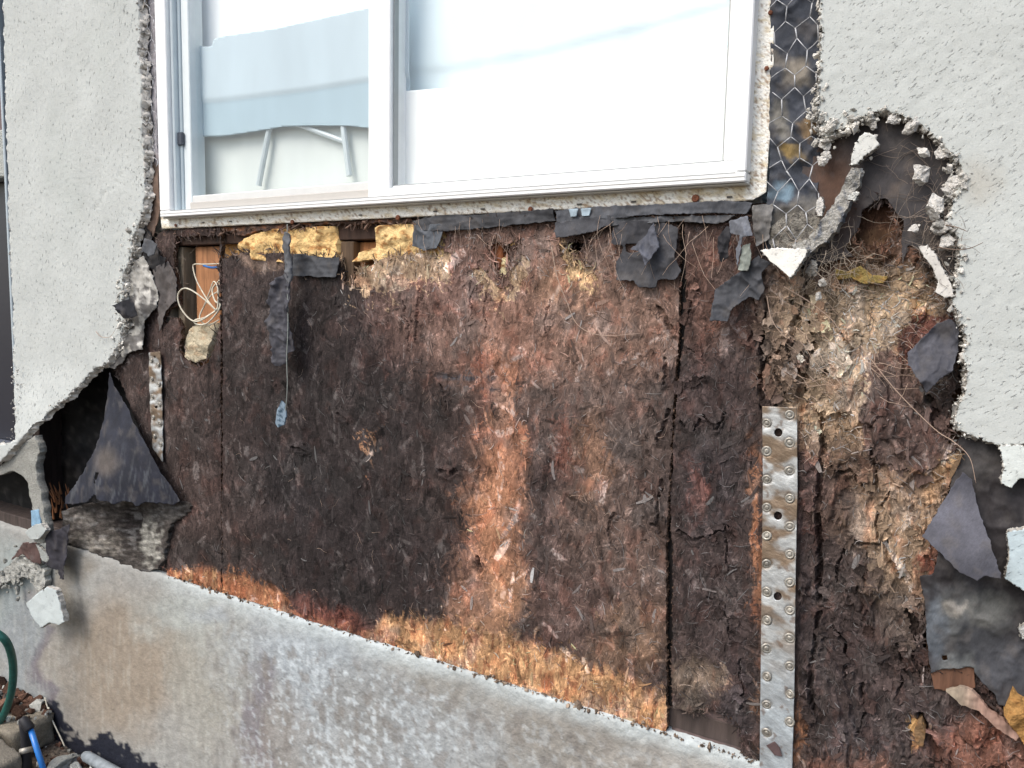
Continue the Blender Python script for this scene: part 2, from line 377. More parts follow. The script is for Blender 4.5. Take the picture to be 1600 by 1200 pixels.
# ------------------------------------------------------------------ setting: ground, foundation, wall behind
def foundation_y(px): return 903 + (px - 270) * .3155
def ground_col(x, y):
    c = np.tile(np.array([.11, .085, .065]), (len(x), 1)); return lerpc(c, (.20, .18, .155), sstep(-.1, .4, fbm(x * 3, y * 3, 4, 3)))
gx = np.concatenate([[-900, -200, -50, -12, -6], np.arange(-4.4, .6, .02), [2, 6, 20, 80, 300, 900]])
gy = np.concatenate([[-900, -300, -80, -20, -6, -3], np.arange(-1.2, .05, .02), [.2, 1, 5, 40, 300, 900]])
GXX, GYY = np.meshgrid(gx, gy); a, b = GXX.ravel(), GYY.ravel()
near = (1 - sstep(1.0, 2.5, np.abs(a + 2.2))) * (1 - sstep(.5, 1.1, np.abs(b + .3)))
gz = near * (.020 * fbm(a * 6, b * 6, 5, 1) + .05 * sstep(-2.35, -2.9, a) * sstep(-.5, 0, b))
nn = len(gx); jj, ii = np.meshgrid(np.arange(len(gy) - 1), np.arange(len(gx) - 1), indexing='ij'); v = (jj * nn + ii).ravel()
g = mk('ground', np.stack([a, b, gz], 1), np.stack([v, v + 1, v + nn + 1, v + nn], 1), M['soil'], col=ground_col(a, b), smooth=True, origin=(0, 0, 0)); tag(g, kind='structure')

def conc_col(px, py, x, z):
    d = py - foundation_y(px)
    c = blobs(px, py, (.30, .30, .285), [
        (190, 1040, 110, 130, 20, (.27, .225, .175), .9), (330, 1030, 70, 150, 0, (.31, .30, .26), .7), (280, 960, 80, 45, 15, (.35, .375, .36), .8),
        (480, 1040, 130, 90, 15, (.34, .385, .42), .75), (600, 1150, 200, 90, 10, (.32, .35, .37), .65), (402, 1130, 26, 110, 0, (.15, .13, .15), .7), (440, 1150, 40, 80, 0, (.24, .22, .20), .6),
        (900, 1160, 140, 60, 15, (.25, .235, .21), .8), (720, 1060, 110, 40, 17, (.25, .24, .215), .75), (560, 1120, 60, 80, 0, (.23, .225, .21), .6), (330, 960, 40, 25, 0, (.33, .36, .39), .6),
        (68, 1040, 13, 110, 0, (.14, .12, .14), .8), (110, 900, 30, 60, 0, (.22, .20, .17), .8), (30, 1000, 40, 120, 0, (.22, .25, .27), .7), (20, 900, 50, 60, 0, (.27, .32, .32), .7),
        (1150, 1260, 200, 60, 15, (.36, .34, .31), .6)], 26, 4)
    w = (1 - sstep(4, 38, d + 16 * fbm(px / 60, py / 60, 3, 5))) * sstep(200, 330, px); c = lerpc(c, (.47, .52, .53), w * .75)
    # salt bloom and hairline scale
    sp = sstep(.10, .20, fbm(x * 50, z * 50, 5, 8) + .35 * fbm(x * 6, z * 6, 3, 88)) * sstep(270, 420, px) * sstep(20, 60, d); c = lerpc(c, (.52, .57, .60), sp * .5 * (.5 + .8 * sstep(260, 60, np.abs(px - 560))))
    dk = sstep(.10, .25, fbm(x * 26 + 9, z * 18, 5, 9)) * sstep(260, 400, px) * sstep(15, 60, d); c = lerpc(c, (.19, .175, .16), dk * .6)
    cr = 1 - sstep(0, .045, np.abs(fbm(x * 20, z * 20, 5, 12))); c = lerpc(c, (.15, .145, .14), cr * .45 * sstep(300, 430, px) * sstep(25, 70, d))
    st = sstep(.05, .5, fbm(x * 16, z * 1.3, 3, 14)); c = lerpc(c, (.22, .19, .16), st * .22 * sstep(20, 120, d))
    dr_ = sstep(.16, .3, fbm(px / 5.0, py / 60, 4, 17)) * (1 - sstep(380, 480, px)) * sstep(30, 90, d); c = lerpc(c, (.43, .44, .40), dr_ * .20)
    # bituminous coat at the foot
    top = np.interp(px, [60, 75, 92, 105, 118, 135, 150, 168, 182, 198, 214, 235, 262, 300, 420, 700], [1085, 1092, 1100, 1135, 1140, 1165, 1150, 1143, 1160, 1163, 1180, 1192, 1205, 1232, 1300, 1420])
    tarw = sstep(-3, 3, py - top + 20 * fbm(px / 11, py / 14, 4, 22)) * sstep(70, 80, px)
    tarw *= 1 - .7 * sstep(.25, .4, fbm(px / 22, py / 22, 4, 25))
    return lerpc(c, (.012, .014, .024), tarw)
def conc_disp(px, py, x, z):
    d = py - foundation_y(px)
    h = -.004 * fbm(x * 5, z * 5, 3, 2) - .0022 * np.abs(fbm(x * 30, z * 30, 5, 8)) * sstep(260, 420, px) - .0015 * fbm(x * 60, z * 60, 3, 3)
    h += .004 * (1 - sstep(0, 7, d)) * (1 + fbm(px / 22, py / 22, 3, 6))
    return h
fnd = thing('foundation_wall', 'grey stained concrete foundation with white salt bloom under the rotten panels', 'foundation', (-1.2, 0, 0))
xs_ = np.linspace(-330, 2500, 70)
poly = [(x, foundation_y(x) + 2) for x in xs_] + [(2500, 2350), (-330, 1900)]
sheet('concrete_face', poly, M['concrete'], base=-.008, thick=.16, step=3.0, amp=1.2, jstep=4, seed=3, disp=conc_disp, col=conc_col, parent=fnd)

# dark cavity: studs, plates, back board
zf = .655                                    # top of the foundation
wallbits = thing('wall_frame', 'dark timber framing and back board behind the torn sheathing', 'wall frame', (-1.2, .1, zf))
def woodcol(c, n): return np.tile(np.array(c, float), (n, 1))
def plank(name, x0, x1, y0, y1, z0, z1, c, lab=None):
    o = MB().box(x0, x1, y0, y1, z0, z1, .002, col=c).build(name, M['wood'], wallbits)
    if lab: o['label'] = lab
    return o
WX0, WX1 = P(243, 200)[0], P(1208, 200)[0]; WZ0 = 1.592     # window opening
plank('back_board', -3.6, 1.6, .105, .117, zf - .02, WZ0 - .002, (.09, .045, .025))
plank('back_board', -3.6, WX0 - .0, .105, .117, WZ0 + .0, 2.9, (.05, .035, .03))
plank('back_board', WX1, 1.6, .105, .117, WZ0 + .0, 2.9, (.05, .035, .03))
plank('bottom_plate', -3.6, 1.6, .014, .103, zf + .002, zf + .04, (.06, .045, .04), 'grey rotten bottom plate on the foundation')
plank('window_sill_plate', WX0, WX1, .016, .103, WZ0 - .042, WZ0 - .003, (.05, .028, .02))
for (px, py, c) in ((262, 450, (.20, .17, .135)), (545, 380, (.10, .065, .04)), (775, 400, (.26, .09, .035)), (1066, 500, (.010, .008, .008)), (1240, 400, (.05, .03, .02)), (60, 700, (.03, .02, .018)), (1470, 1000, (.08, .04, .02)), (1440, 700, (.09, .055, .03))):
    x = P(px, py, .02)[0]; plank('stud', x - .019, x + .019, .0135 if px < 1200 else .034, .103, zf + .042, WZ0 - .045, c)
x = P(287, 450, .03)[0]; plank('stud', x - .014, x + .010, .022, .103, zf + .042, WZ0 - .045, (.26, .21, .15), 'pale weathered stud beside the loose cables')
x = P(320, 420, .035)[0]; plank('brown_board', x - .035, x + .06, .034, .05, 1.15, WZ0 - .045, (.36, .17, .08), 'clean red brown board at the back of the cavity')
x = P(575, 380, .035)[0]; plank('brown_board', x - .05, x + .05, .036, .05, 1.15, WZ0 - .045, (.30, .14, .06), 'clean orange brown board at the back of the cavity')

# ------------------------------------------------------------------ rotten sheathing
# relief and tint of pressed wood flakes, laid one over another on a fine grid in wall coordinates (1 mm cells)
FX0, FZ0, FS = -2.30, .55, .0010
FW, FH = int(2.85 / FS), int(1.15 / FS)
def lay_flakes(seed=4):
    r = np.random.default_rng(seed); H = np.zeros((FH, FW), np.float32); T = np.zeros((FH, FW), np.float32); O1 = np.zeros((FH, FW), np.float32); O2 = np.zeros((FH, FW), np.float32)
    def batch(n, L, Wd, a_sd, th, tint):
        cx = r.uniform(0, FW, n); cy = r.uniform(0, FH, n); L = L / FS; Wd = Wd / FS; an = math.pi / 2 + r.normal(0, a_sd, n); tt = r.uniform(*th, n); ti = r.normal(0, tint, n); ben = r.normal(0, .15, n); slope = r.normal(0, .5, n); oa = r.normal(0, 1, n); ob = r.normal(0, 1, n)
        for i in range(n):
            hl = L[i] / 2 + 2; x0 = int(cx[i] - hl); x1 = int(cx[i] + hl) + 1; y0 = int(cy[i] - hl); y1 = int(cy[i] + hl) + 1
            if x0 < 0 or y0 < 0 or x1 >= FW or y1 >= FH: continue
            ca, sa = math.cos(an[i]), math.sin(an[i]); X_ = np.arange(x0, x1)[None] - cx[i]; Y_ = np.arange(y0, y1)[:, None] - cy[i]
            u = (X_ * ca + Y_ * sa) / (L[i] / 2); v = (-X_ * sa + Y_ * ca) / (Wd[i] / 2) + ben[i] * u * u * 2
            au = np.abs(u); av = np.abs(v) * (1 + .35 * au ** 4); m = (au < 1) & (av < 1)
            h = H[y0:y1, x0:x1]; t = T[y0:y1, x0:x1]; ring = (au < 1 + 2.4 / L[i]) & (av < 1 + 1.9 / Wd[i] * 1.2) & ~m
            h[ring] -= tt[i] * .35; h[m] = h[m] * .55 + tt[i] * (1 + slope[i] * v[m]); t[m] = t[m] * .35 + ti[i]; O1[y0:y1, x0:x1][m] = oa[i]; O2[y0:y1, x0:x1][m] = ob[i]
    batch(6500, r.gamma(3, .010, 6500) + .014, r.gamma(2.2, .0026, 6500) + .003, .70, (.0005, .0019), .46)
    batch(11000, r.gamma(2.5, .006, 11000) + .006, r.gamma(2, .0009, 11000) + .0012, .85, (.0002, .0010), .26)
    batch(22000, r.gamma(2.5, .004, 22000) + .004, np.full(22000, .0014), 1.0, (.0003, .0010), .30)
    return H, T, O1, O2
FLH, FLT, FLA, FLB = lay_flakes()
def samp(G, x, z):
    u = np.clip((x - FX0) / FS, 0, FW - 2); v = np.clip((z - FZ0) / FS, 0, FH - 2); i = u.astype(int); j = v.astype(int); fu = u - i; fv = v - j
    return (G[j, i] * (1 - fu) + G[j, i + 1] * fu) * (1 - fv) + (G[j + 1, i] * (1 - fu) + G[j + 1, i + 1] * fu) * fv
def inpoly(px, py, poly, amp=5, sc=14., seed=0):
    return inside_rows(np.array(poly, float), px + amp * 1.8 * fbm(px / sc, py / sc, 4, 300 + seed), py + amp * 1.8 * fbm(px / sc + 30, py / sc, 4, 301 + seed)).astype(float)
TAN1 = [(530, 396), (540, 450), (560, 452), (600, 457), (633, 455), (640, 438), (668, 442), (700, 446), (702, 396), (640, 380)]
TAN2 = [(738, 425), (748, 416), (770, 440), (784, 452), (792, 442), (800, 425), (815, 400), (828, 404), (822, 430), (812, 452), (800, 470), (790, 474), (768, 460), (752, 446)]
TAN3 = [(872, 372), (884, 376), (900, 404), (915, 418), (925, 415), (930, 436), (914, 446), (898, 440), (884, 424)]
PLATE = [(1352, 560), (1372, 552), (1400, 556), (1440, 600), (1462, 640), (1500, 690), (1480, 715), (1440, 740), (1380, 724), (1350, 700), (1342, 640)]
def terrace(x, z, sx, sz, n, seed):
    q = fbm(x * sx, z * sz, 5, seed) * n; f = np.floor(q); return (f + sstep(.72, 1, q - f)) / n
def mottle(c, px, py, s=0):
    W_ = PP(px, py, 0); t = samp(FLT, W_[:, 0], W_[:, 2]); c = c * np.exp(.9 * t)[:, None]
    lt_ = sstep(.45, .85, t)[:, None] * .5; m = c.mean(1, keepdims=True); c = c * (1 - lt_) + (m * .9 + .035) * lt_
    a = fbm(px / 34, py / 46, 5, 210 + s); b = fbm(px / 12, py / 20, 4, 211 + s); c = c * np.exp(.75 * a + .45 * b)[:, None]
    g = fbm(px / 50, py / 60, 4, 213 + s); w = sstep(.0, .4, g)[:, None]; m = c.mean(1, keepdims=True); c = c * (1 - .35 * w) + m * .35 * w
    k = sstep(.12, .3, fbm(px / 26, py / 40, 4, 215 + s)); return c * (1 + k[:, None] * np.array([.15, 0, -.04])) * np.array([.94, .885, .85])
def jump(px, py, a=7, b=16):
    W_ = PP(px, py, 0); i = np.clip(((W_[:, 0] - FX0) / FS).astype(int), 0, FW - 1); j = np.clip(((W_[:, 2] - FZ0) / FS).astype(int), 0, FH - 1)
    return px + a * FLA[j, i], py + b * FLB[j, i]
def osb_map(px, py, seed=0):
    qx, qy = jump(px, py); k = sstep(400, 470, py) * (.35 + .65 * sstep(60, 130, foundation_y(px) - py)); c = osb_map0(px + (qx - px) * k, py + (qy - py) * k, seed); return mottle(c, px, py)
def osb_map0(px, py, seed=0):
    c = blobs(px, py, (.058, .043, .040), [
        (230, 700, 90, 170, 0, (.048, .038, .036), .8), (310, 880, 60, 60, 0, (.042, .033, .032), .8),
        (520, 620, 200, 290, 0, (.029, .0245, .025), .95), (560, 870, 180, 120, 12, (.025, .021, .022), .9), (400, 480, 90, 90, 0, (.048, .039, .038), .7),
        (460, 760, 80, 50, 0, (.026, .024, .026), .6), (640, 500, 90, 80, 0, (.075, .050, .048), .6),
        (840, 480, 230, 150, 8, (.200, .132, .108), .88), (700, 440, 110, 60, 0, (.165, .108, .095), .75), (960, 500, 120, 110, 0, (.185, .125, .10), .75),
        (800, 520, 60, 60, 0, (.25, .15, .115), .6), (880, 440, 60, 50, 0, (.30, .19, .13), .6),
        (950, 680, 120, 110, 0, (.105, .082, .074), .8), (900, 800, 120, 100, 0, (.12, .088, .076), .7), (1000, 880, 60, 150, 0, (.13, .094, .08), .7),
        (900, 950, 130, 60, 14, (.105, .072, .064), .7), (990, 1000, 60, 60, 0, (.20, .13, .085), .6), (880, 690, 16, 60, 0, (.17, .075, .055), .6), (925, 720, 26, 80, 0, (.22, .13, .085), .6),
        (850, 760, 26, 70, 12, (.05, .038, .038), .8), (840, 860, 30, 60, 0, (.07, .05, .048), .6),
        (775, 590, 34, 28, 0, (.22, .10, .07), .75), (788, 640, 24, 80, 0, (.31, .165, .105), .85), (778, 740, 44, 90, 0, (.30, .155, .10), .8), (772, 830, 46, 110, -5, (.36, .19, .115), .88),
        (764, 940, 50, 60, 0, (.36, .21, .13), .8), (735, 900, 34, 70, 0, (.22, .13, .10), .6), (738, 770, 20, 150, 0, (.12, .07, .055), .5),
        (582, 700, 4, 24, 0, (.34, .20, .12), .75), 
        (400, 405, 60, 10, 0, (.20, .15, .12), .6),
        (1020, 790, 36, 60, 0, (.045, .038, .037), .7), (1050, 620, 26, 60, 0, (.05, .04, .038), .6)], 20, seed)
    for pl_, cc in ((TAN1, (.38, .29, .20)), (TAN2, (.40, .30, .20)), (TAN3, (.46, .34, .20))):
        w = inpoly(px, py, pl_); n_ = sstep(.0, .35, fbm(px / 7, py / 7, 4, 320)); c = lerpc(c, cc, w * .9); c = lerpc(c, (.15, .10, .075), w * n_ * .7)
    # clean band above the foundation
    d = foundation_y(px) - py + 14 * fbm(px / 30, py / 30, 4, 31)
    hb = np.interp(px, [200, 262, 300, 380, 440, 470, 580, 600, 650, 720, 800, 900, 1000, 1045], [10, 10, 30, 42, 34, 12, 14, 45, 62, 70, 76, 74, 64, 62])
    k = 1 - sstep(hb * .8, hb * 1.15, d); warm = lerpc(np.tile(np.array([.44, .27, .145]), (len(px), 1)), (.24, .11, .06), sstep(-.05, .35, fbm(px / 8, py / 34, 4, 33) + .4 * sstep(600, 400, px)))
    c = c * (1 - k[:, None]) + warm * k[:, None]
    k2 = (1 - sstep(6, 42, d - hb * .3)) * sstep(440, 480, px) * (1 - sstep(560, 610, px)); c = lerpc(c, (.17, .065, .05), k2 * .8)
    gl = sstep(6, 1, np.abs(py - 590 - .03 * (px - 700))) * sstep(670, 700, px) * sstep(790, 760, px); c = lerpc(c, (.05, .06, .075), gl * .8)
    return c
def osb_right_map(px, py): return mottle(osb_right_map0(*jump(px, py, 5, 8)), px, py, 3)
def osb_right_map0(px, py):
    c = blobs(px, py, (.050, .038, .036), [
        (1120, 450, 70, 110, 0, (.115, .07, .058), .85), (1110, 620, 60, 70, 0, (.065, .05, .05), .7), (1110, 760, 60, 90, 0, (.042, .037, .04), .85), (1088, 770, 17, 46, 0, (.17, .085, .075), .9),
        (1110, 940, 60, 110, 0, (.052, .041, .041), .8), (1100, 1060, 60, 34, 5, (.17, .135, .105), .8), (1080, 1110, 30, 30, 0, (.13, .11, .09), .6), (1150, 1080, 26, 80, 0, (.045, .04, .045), .7),
        (1184, 840, 8, 150, 0, (.24, .12, .07), .85), (1186, 1120, 8, 90, 0, (.15, .085, .055), .8), (1262, 760, 18, 110, 0, (.095, .062, .058), .8), (1262, 1000, 15, 140, 0, (.05, .042, .044), .8),
        (1250, 1150, 14, 50, 0, (.22, .11, .06), .7),
        (1230, 480, 50, 60, 0, (.26, .20, .155), .8), (1350, 380, 90, 60, 0, (.10, .055, .035), .9), (1430, 420, 50, 40, 0, (.12, .085, .065), .7),
        (1300, 480, 90, 55, -20, (.33, .265, .20), .9), (1340, 545, 118, 118, -20, (.38, .305, .22), .97), (1400, 480, 70, 56, -20, (.40, .31, .21), .92), (1290, 630, 64, 80, 0, (.37, .29, .205), .92), (1300, 560, 45, 30, 0, (.33, .31, .27), .6),
        (1230, 580, 40, 60, 0, (.155, .115, .09), .8), (1330, 670, 60, 34, 0, (.25, .18, .12), .7),
        (1390, 640, 46, 85, 5, (.10, .07, .064), .95), (1440, 680, 50, 60, 0, (.12, .082, .070), .85), (1450, 530, 46, 34, 0, (.14, .06, .05), .85), (1440, 480, 20, 14, 0, (.32, .17, .06), .7),
        (1380, 780, 90, 70, 0, (.27, .195, .14), .85), (1405, 860, 70, 90, 0, (.33, .25, .175), .85), (1490, 720, 24, 26, 0, (.45, .31, .17), .8), (1470, 770, 26, 60, 20, (.30, .2, .12), .8), (1460, 880, 20, 34, 0, (.17, .05, .035), .8),
        (1310, 770, 40, 60, 0, (.085, .06, .052), .8), (1320, 900, 50, 60, 0, (.062, .05, .048), .85), (1400, 960, 40, 60, 0, (.13, .105, .09), .7), (1330, 1040, 70, 90, 0, (.05, .04, .04), .85),
        (1430, 1130, 80, 60, 0, (.075, .06, .06), .8), (1340, 1150, 60, 40, 0, (.075, .066, .07), .7), (1540, 1170, 80, 60, 0, (.19, .095, .07), .9), (1300, 700, 30, 40, 0, (.2, .14, .10), .6),
        (1435, 1145, 9, 24, 0, (.42, .27, .12), .9), (1330, 1200, 60, 30, 0, (.16, .09, .07), .7)], 18, 2.5, 55.)
    w = inpoly(px, py, [(1400, 520), (1440, 490), (1490, 500), (1470, 560), (1440, 590), (1404, 560)], 5, 14., 3); c = lerpc(c, (.12, .055, .045), w * .85)
    w = inpoly(px, py, PLATE, 6); return lerpc(c, (.095, .068, .062), w * .85)
CRACKS_R = [   # photo polylines on the right panel: (points, half width px, depth m)
    ([(1198, 470), (1190, 520), (1194, 560), (1188, 600), (1192, 640)], 3.0, .010), ([(1280, 640), (1285, 700), (1282, 760), (1276, 800), (1280, 870), (1278, 940)], 3.2, .011),
    ([(1278, 960), (1272, 1010), (1268, 1060), (1272, 1110)], 3, .009), ([(1245, 585), (1250, 610), (1249, 640)], 6.5, .012), ([(1288, 580), (1294, 595), (1290, 612)], 3.0, .011),
    ([(1250, 400), (1258, 470), (1240, 500), (1232, 540)], 2.5, .009), ([(1265, 505), (1272, 540), (1255, 560)], 3, .009), ([(1195, 560), (1215, 590), (1232, 625)], 2.2, .008),
    ([(1385, 845), (1390, 880), (1410, 905)], 3.6, .011), ([(1325, 840), (1350, 850), (1385, 848)], 2.2, .007), ([(1320, 860), (1305, 890), (1310, 910)], 1.8, .006),
    ([(1062, 660), (1085, 672), (1100, 650), (1118, 672), (1135, 645)], 3.0, .010), ([(1060, 830), (1085, 845), (1110, 835), (1125, 828), (1140, 822)], 2.6, .009),
    ([(1130, 820), (1134, 850), (1138, 890)], 2.2, .008), ([(1155, 1030), (1160, 1070), (1157, 1110)], 2.6, .009), ([(1108, 935), (1125, 945), (1140, 975), (1142, 1000)], 2.2, .008),
    ([(1100, 590), (1060, 600)], 2, .006), ([(1072, 540), (1092, 560)], 2, .006), ([(1360, 700), (1370, 740), (1366, 770)], 2, .006), ([(1420, 960), (1434, 1000), (1430, 1050)], 5, .012), ([(1435, 1120), (1448, 1150), (1462, 1175)], 4.5, .012),
    ([(1070, 440), (1080, 470), (1074, 500)], 2, .006), ([(1175, 430), (1182, 500), (1170, 540)], 2, .007), ([(1450, 620), (1462, 640), (1460, 665)], 4, .012)]
CRACKS_M = [([(690, 600), (700, 640)], 1.5, .004), ([(1030, 480), (1042, 500), (1052, 520)], 3.2, .010), ([(1020, 820), (1035, 835), (1048, 850)], 3.5, .012), ([(1036, 750), (1028, 790), (1030, 830)], 3, .009),
    ([(1026, 690), (1036, 670), (1046, 640)], 2.6, .009), ([(1042, 560), (1038, 600)], 2.4, .008), ([(960, 800), (950, 830), (962, 860)], 2, .006), ([(686, 735), (702, 742), (712, 735)], 4, .010), ([(746, 872), (753, 892)], 3.5, .010),
    ([(760, 450), (757, 520)], 1.2, .004), ([(735, 440), (738, 500)], 1.2, .004), ([(655, 450), (650, 530)], 1.2, .004), ([(632, 470), (640, 540)], 1.1, .004), ([(860, 470), (850, 520)], 1.3, .004), ([(528, 1000), (528, 940)], 1.2, .003),
    ([(530, 648), (538, 656)], 2.5, .006), ([(460, 700), (478, 706)], 3, .007), ([(526, 466), (528, 472)], 2, .006)]
CRACKS_R = [(p_, w_ * (1.35 if p_[0][0] > 1185 else .75), d_ * (2.0 if p_[0][0] > 1185 else .9)) for p_, w_, d_ in CRACKS_R]
CRACKS_R += [([(1232, 470), (1246, 500), (1240, 540), (1262, 570), (1256, 600)], 3.2, .016), ([(1205, 560), (1222, 540), (1240, 552)], 2.6, .012), ([(1198, 610), (1214, 640), (1206, 680)], 2.4, .012), ([(1310, 520), (1330, 545), (1318, 580)], 2.0, .010),
    ([(1370, 840), (1372, 800), (1390, 770)], 2.2, .012), ([(1300, 980), (1320, 1010), (1318, 1060)], 2.4, .012), ([(1345, 1070), (1352, 1110), (1340, 1150)], 2.0, .010), ([(1400, 1010), (1412, 1050), (1402, 1090)], 2.4, .012), ([(1290, 720), (1310, 740), (1330, 735), (1346, 760)], 2.4, .012)]
def crackdepth(px, py, L, seed=0):
    wx = px + 7 * fbm(px / 16, py / 16, 4, seed + 40); wy = py + 5 * fbm(px / 16 + 9, py / 16, 4, seed + 41)
    o = np.zeros(len(px)); lip = np.zeros(len(px))
    for pts, hw, dep in L:
        p = np.array(pts, float); m = (wx > p[:, 0].min() - 24) & (wx < p[:, 0].max() + 24) & (wy > p[:, 1].min() - 24) & (wy < p[:, 1].max() + 24)
        if not m.any(): continue
        q = np.stack([wx[m], wy[m]], 1); best = np.full(len(q), 1e9)
        for a, b in zip(p[:-1], p[1:]):
            d = b - a; t = np.clip(((q - a) @ d) / (d @ d), 0, 1); best = np.minimum(best, np.hypot(*(q - a - t[:, None] * d).T))
        w = 1 - sstep(hw * .5, hw * 1.3, best); o[m] = np.maximum(o[m], w * dep); lip[m] = np.maximum(lip[m], (1 - sstep(hw, hw + 9, best)) * .0035)
    return o, lip
def osb_disp(px, py, x, z):
    h = -.0035 * fbm(x * 9, z * 7, 4, 50) - .0005 * fbm(x * 90, z * 30, 3, 51) - .40 * samp(FLH, x, z) - .0045 * terrace(x, z, 14, 6, 3.2, 58)
    h += .0035 * np.maximum(np.maximum(inpoly(px, py, TAN1), inpoly(px, py, TAN2)), inpoly(px, py, TAN3))
    o, l = crackdepth(px, py, CRACKS_M, 1); return h + o - l
PALE = np.array([(1262, 470), (1300, 450), (1340, 455), (1400, 430), (1440, 450), (1440, 490), (1395, 520), (1400, 560), (1350, 590), (1345, 700), (1290, 720), (1262, 650), (1250, 590), (1230, 560), (1240, 500)], float)
def osb_right_disp(px, py, x, z):
    rag = sstep(1190, 1260, px)
    h = -.006 * fbm(x * 10, z * 8, 4, 60) * (.6 + .8 * rag) - (.001 + .002 * rag) * fbm(x * 45, z * 30, 4, 61) - .0006 * fbm(x * 160, z * 90, 3, 62) - .45 * samp(FLH, x, z) - (.006 + .022 * rag) * terrace(x, z, 10, 5.5, 3.6, 68) - .004 * inpoly(px, py, PLATE, 6)
    h += .007 * (inside_rows(PALE, px + 14 * fbm(px / 25, py / 25, 4, 63), py + 14 * fbm(px / 25, py / 25, 4, 64)))
    r2 = np.abs(fbm(x * 22, z * 16, 4, 66)); h -= rag * .007 * (1 - sstep(0, .12, r2)) * sstep(.0, .3, fbm(x * 6, z * 6, 2, 67)) * -1
    o, l = crackdepth(px, py, CRACKS_R, 2); flatstrap = 1 - (sstep(1184, 1190, px) * sstep(1250, 1244, px) * sstep(625, 640, py))
    return np.minimum((h + o - l) * (.15 + .85 * flatstrap) + .001 * (1 - flatstrap), .0115 + .02 * (o > .004))
FY = lambda x: foundation_y(x) - 1.5
LEFT_POLY = [(205, 640), (186, 592), (175, 566), (205, 520), (222, 470), (226, 420), (238, 380), (250, 362), (300, 356), (344.5, 356), (344.5, 500), (344.5, 700), (346, FY(346)), (300, FY(300)), (262, FY(262)), (262, 800), (262, 795), (250, 745)]
LEFT_HOLE = [(274, 368), (343, 368), (343.2, 470), (342, 520), (326, 566), (305, 574), (287, 560), (279, 545), (284, 528), (282, 508), (276, 498), (266, 500), (258, 512), (255, 500), (262, 484), (278, 476), (276, 440), (270, 400)]
MID_POLY = [(347.6, 404), (375, 396), (400, 393), (450, 397), (530, 402), (536, 440), (545, 450), (560, 425), (600, 404), (640, 400), (668, 392), (690, 402), (698, 380), (700, 355), (760, 350), (800, 348), (860, 344), (950, 344), (1061, 352), (1061, 470), (1059, 540), (1054, 600), (1049, 680), (1044, 800), (1040, 850), (1041, 950), (1041, 1040), (1041, FY(1041))] + \
    [(x, FY(x)) for x in range(1000, 348, -50)] + [(347.2, FY(348)), (347.4, 700)]
MID_HOLES = [[(760, 380), (772, 372), (790, 384), (812, 368), (818, 382), (800, 400), (795, 425), (786, 446), (777, 430), (770, 405)], [(878, 382), (900, 372), (918, 378), (908, 400), (912, 418), (900, 408), (892, 402)]]
RIGHT_POLY = [(1070, 350), (1200, 345), (1250, 392), (1300, 400), (1345, 408), (1390, 380), (1440, 390), (1475, 440), (1500, 480), (1500, 560), (1490, 600), (1475, 690), (1505, 700), (1490, 740), (1465, 800), (1470, 850), (1455, 900), (1444, 930), (1442, 980), (1432, 1040), (1450, 1056), (1480, 1050), (1530, 1060), (1545, 1085), (1580, 1130), (1680, 1230), (1680, 1420), (1160, 1300), (1190, 1192), (1160, 1180), (1163, 1165), (1152, 1130), (1130, 1112), (1108, 1110), (1075, 1112), (1052, 1105), (1049, 1060), (1051, 960), (1051, 860), (1047, 800), (1051, 720), (1055, 650), (1062, 590), (1070, 520), (1072, 440)]
RIGHT_HOLES = [[(1335, 340), (1350, 318), (1385, 312), (1400, 330), (1405, 372), (1385, 395), (1345, 392), (1330, 370)]]
panels = []
def panel(label, poly, holes, disp, colf, seed, base=0.0, step=1.7):
    t = thing('osb_panel', label, 'sheathing panel', P(*np.mean(poly, 0), base), 'rotten sheathing panels below the window')
    o, pl, hs = sheet('board', poly, M['osb'], base=base, thick=.012, step=step, amp=1.8, jstep=3, seed=seed, holes=holes, disp=disp, col=lambda px, py, x, z: colf(px, py), parent=t, rim=(.08, .05, .035), rimrough=.0015, smooth=False)
    panels.append((t, pl, hs, disp, colf, base)); return t
pL = panel('narrow dark left panel with a hole showing loose cables', LEFT_POLY, [LEFT_HOLE], osb_disp, osb_map, 4, .001)
pM = panel('widest panel, black at left with an orange streak in its middle', MID_POLY, MID_HOLES, osb_disp, osb_map, 5, 0)
pR = panel('crumbling right panel behind the long wide metal strap', RIGHT_POLY, RIGHT_HOLES, osb_right_disp, osb_right_map, 6, .001)

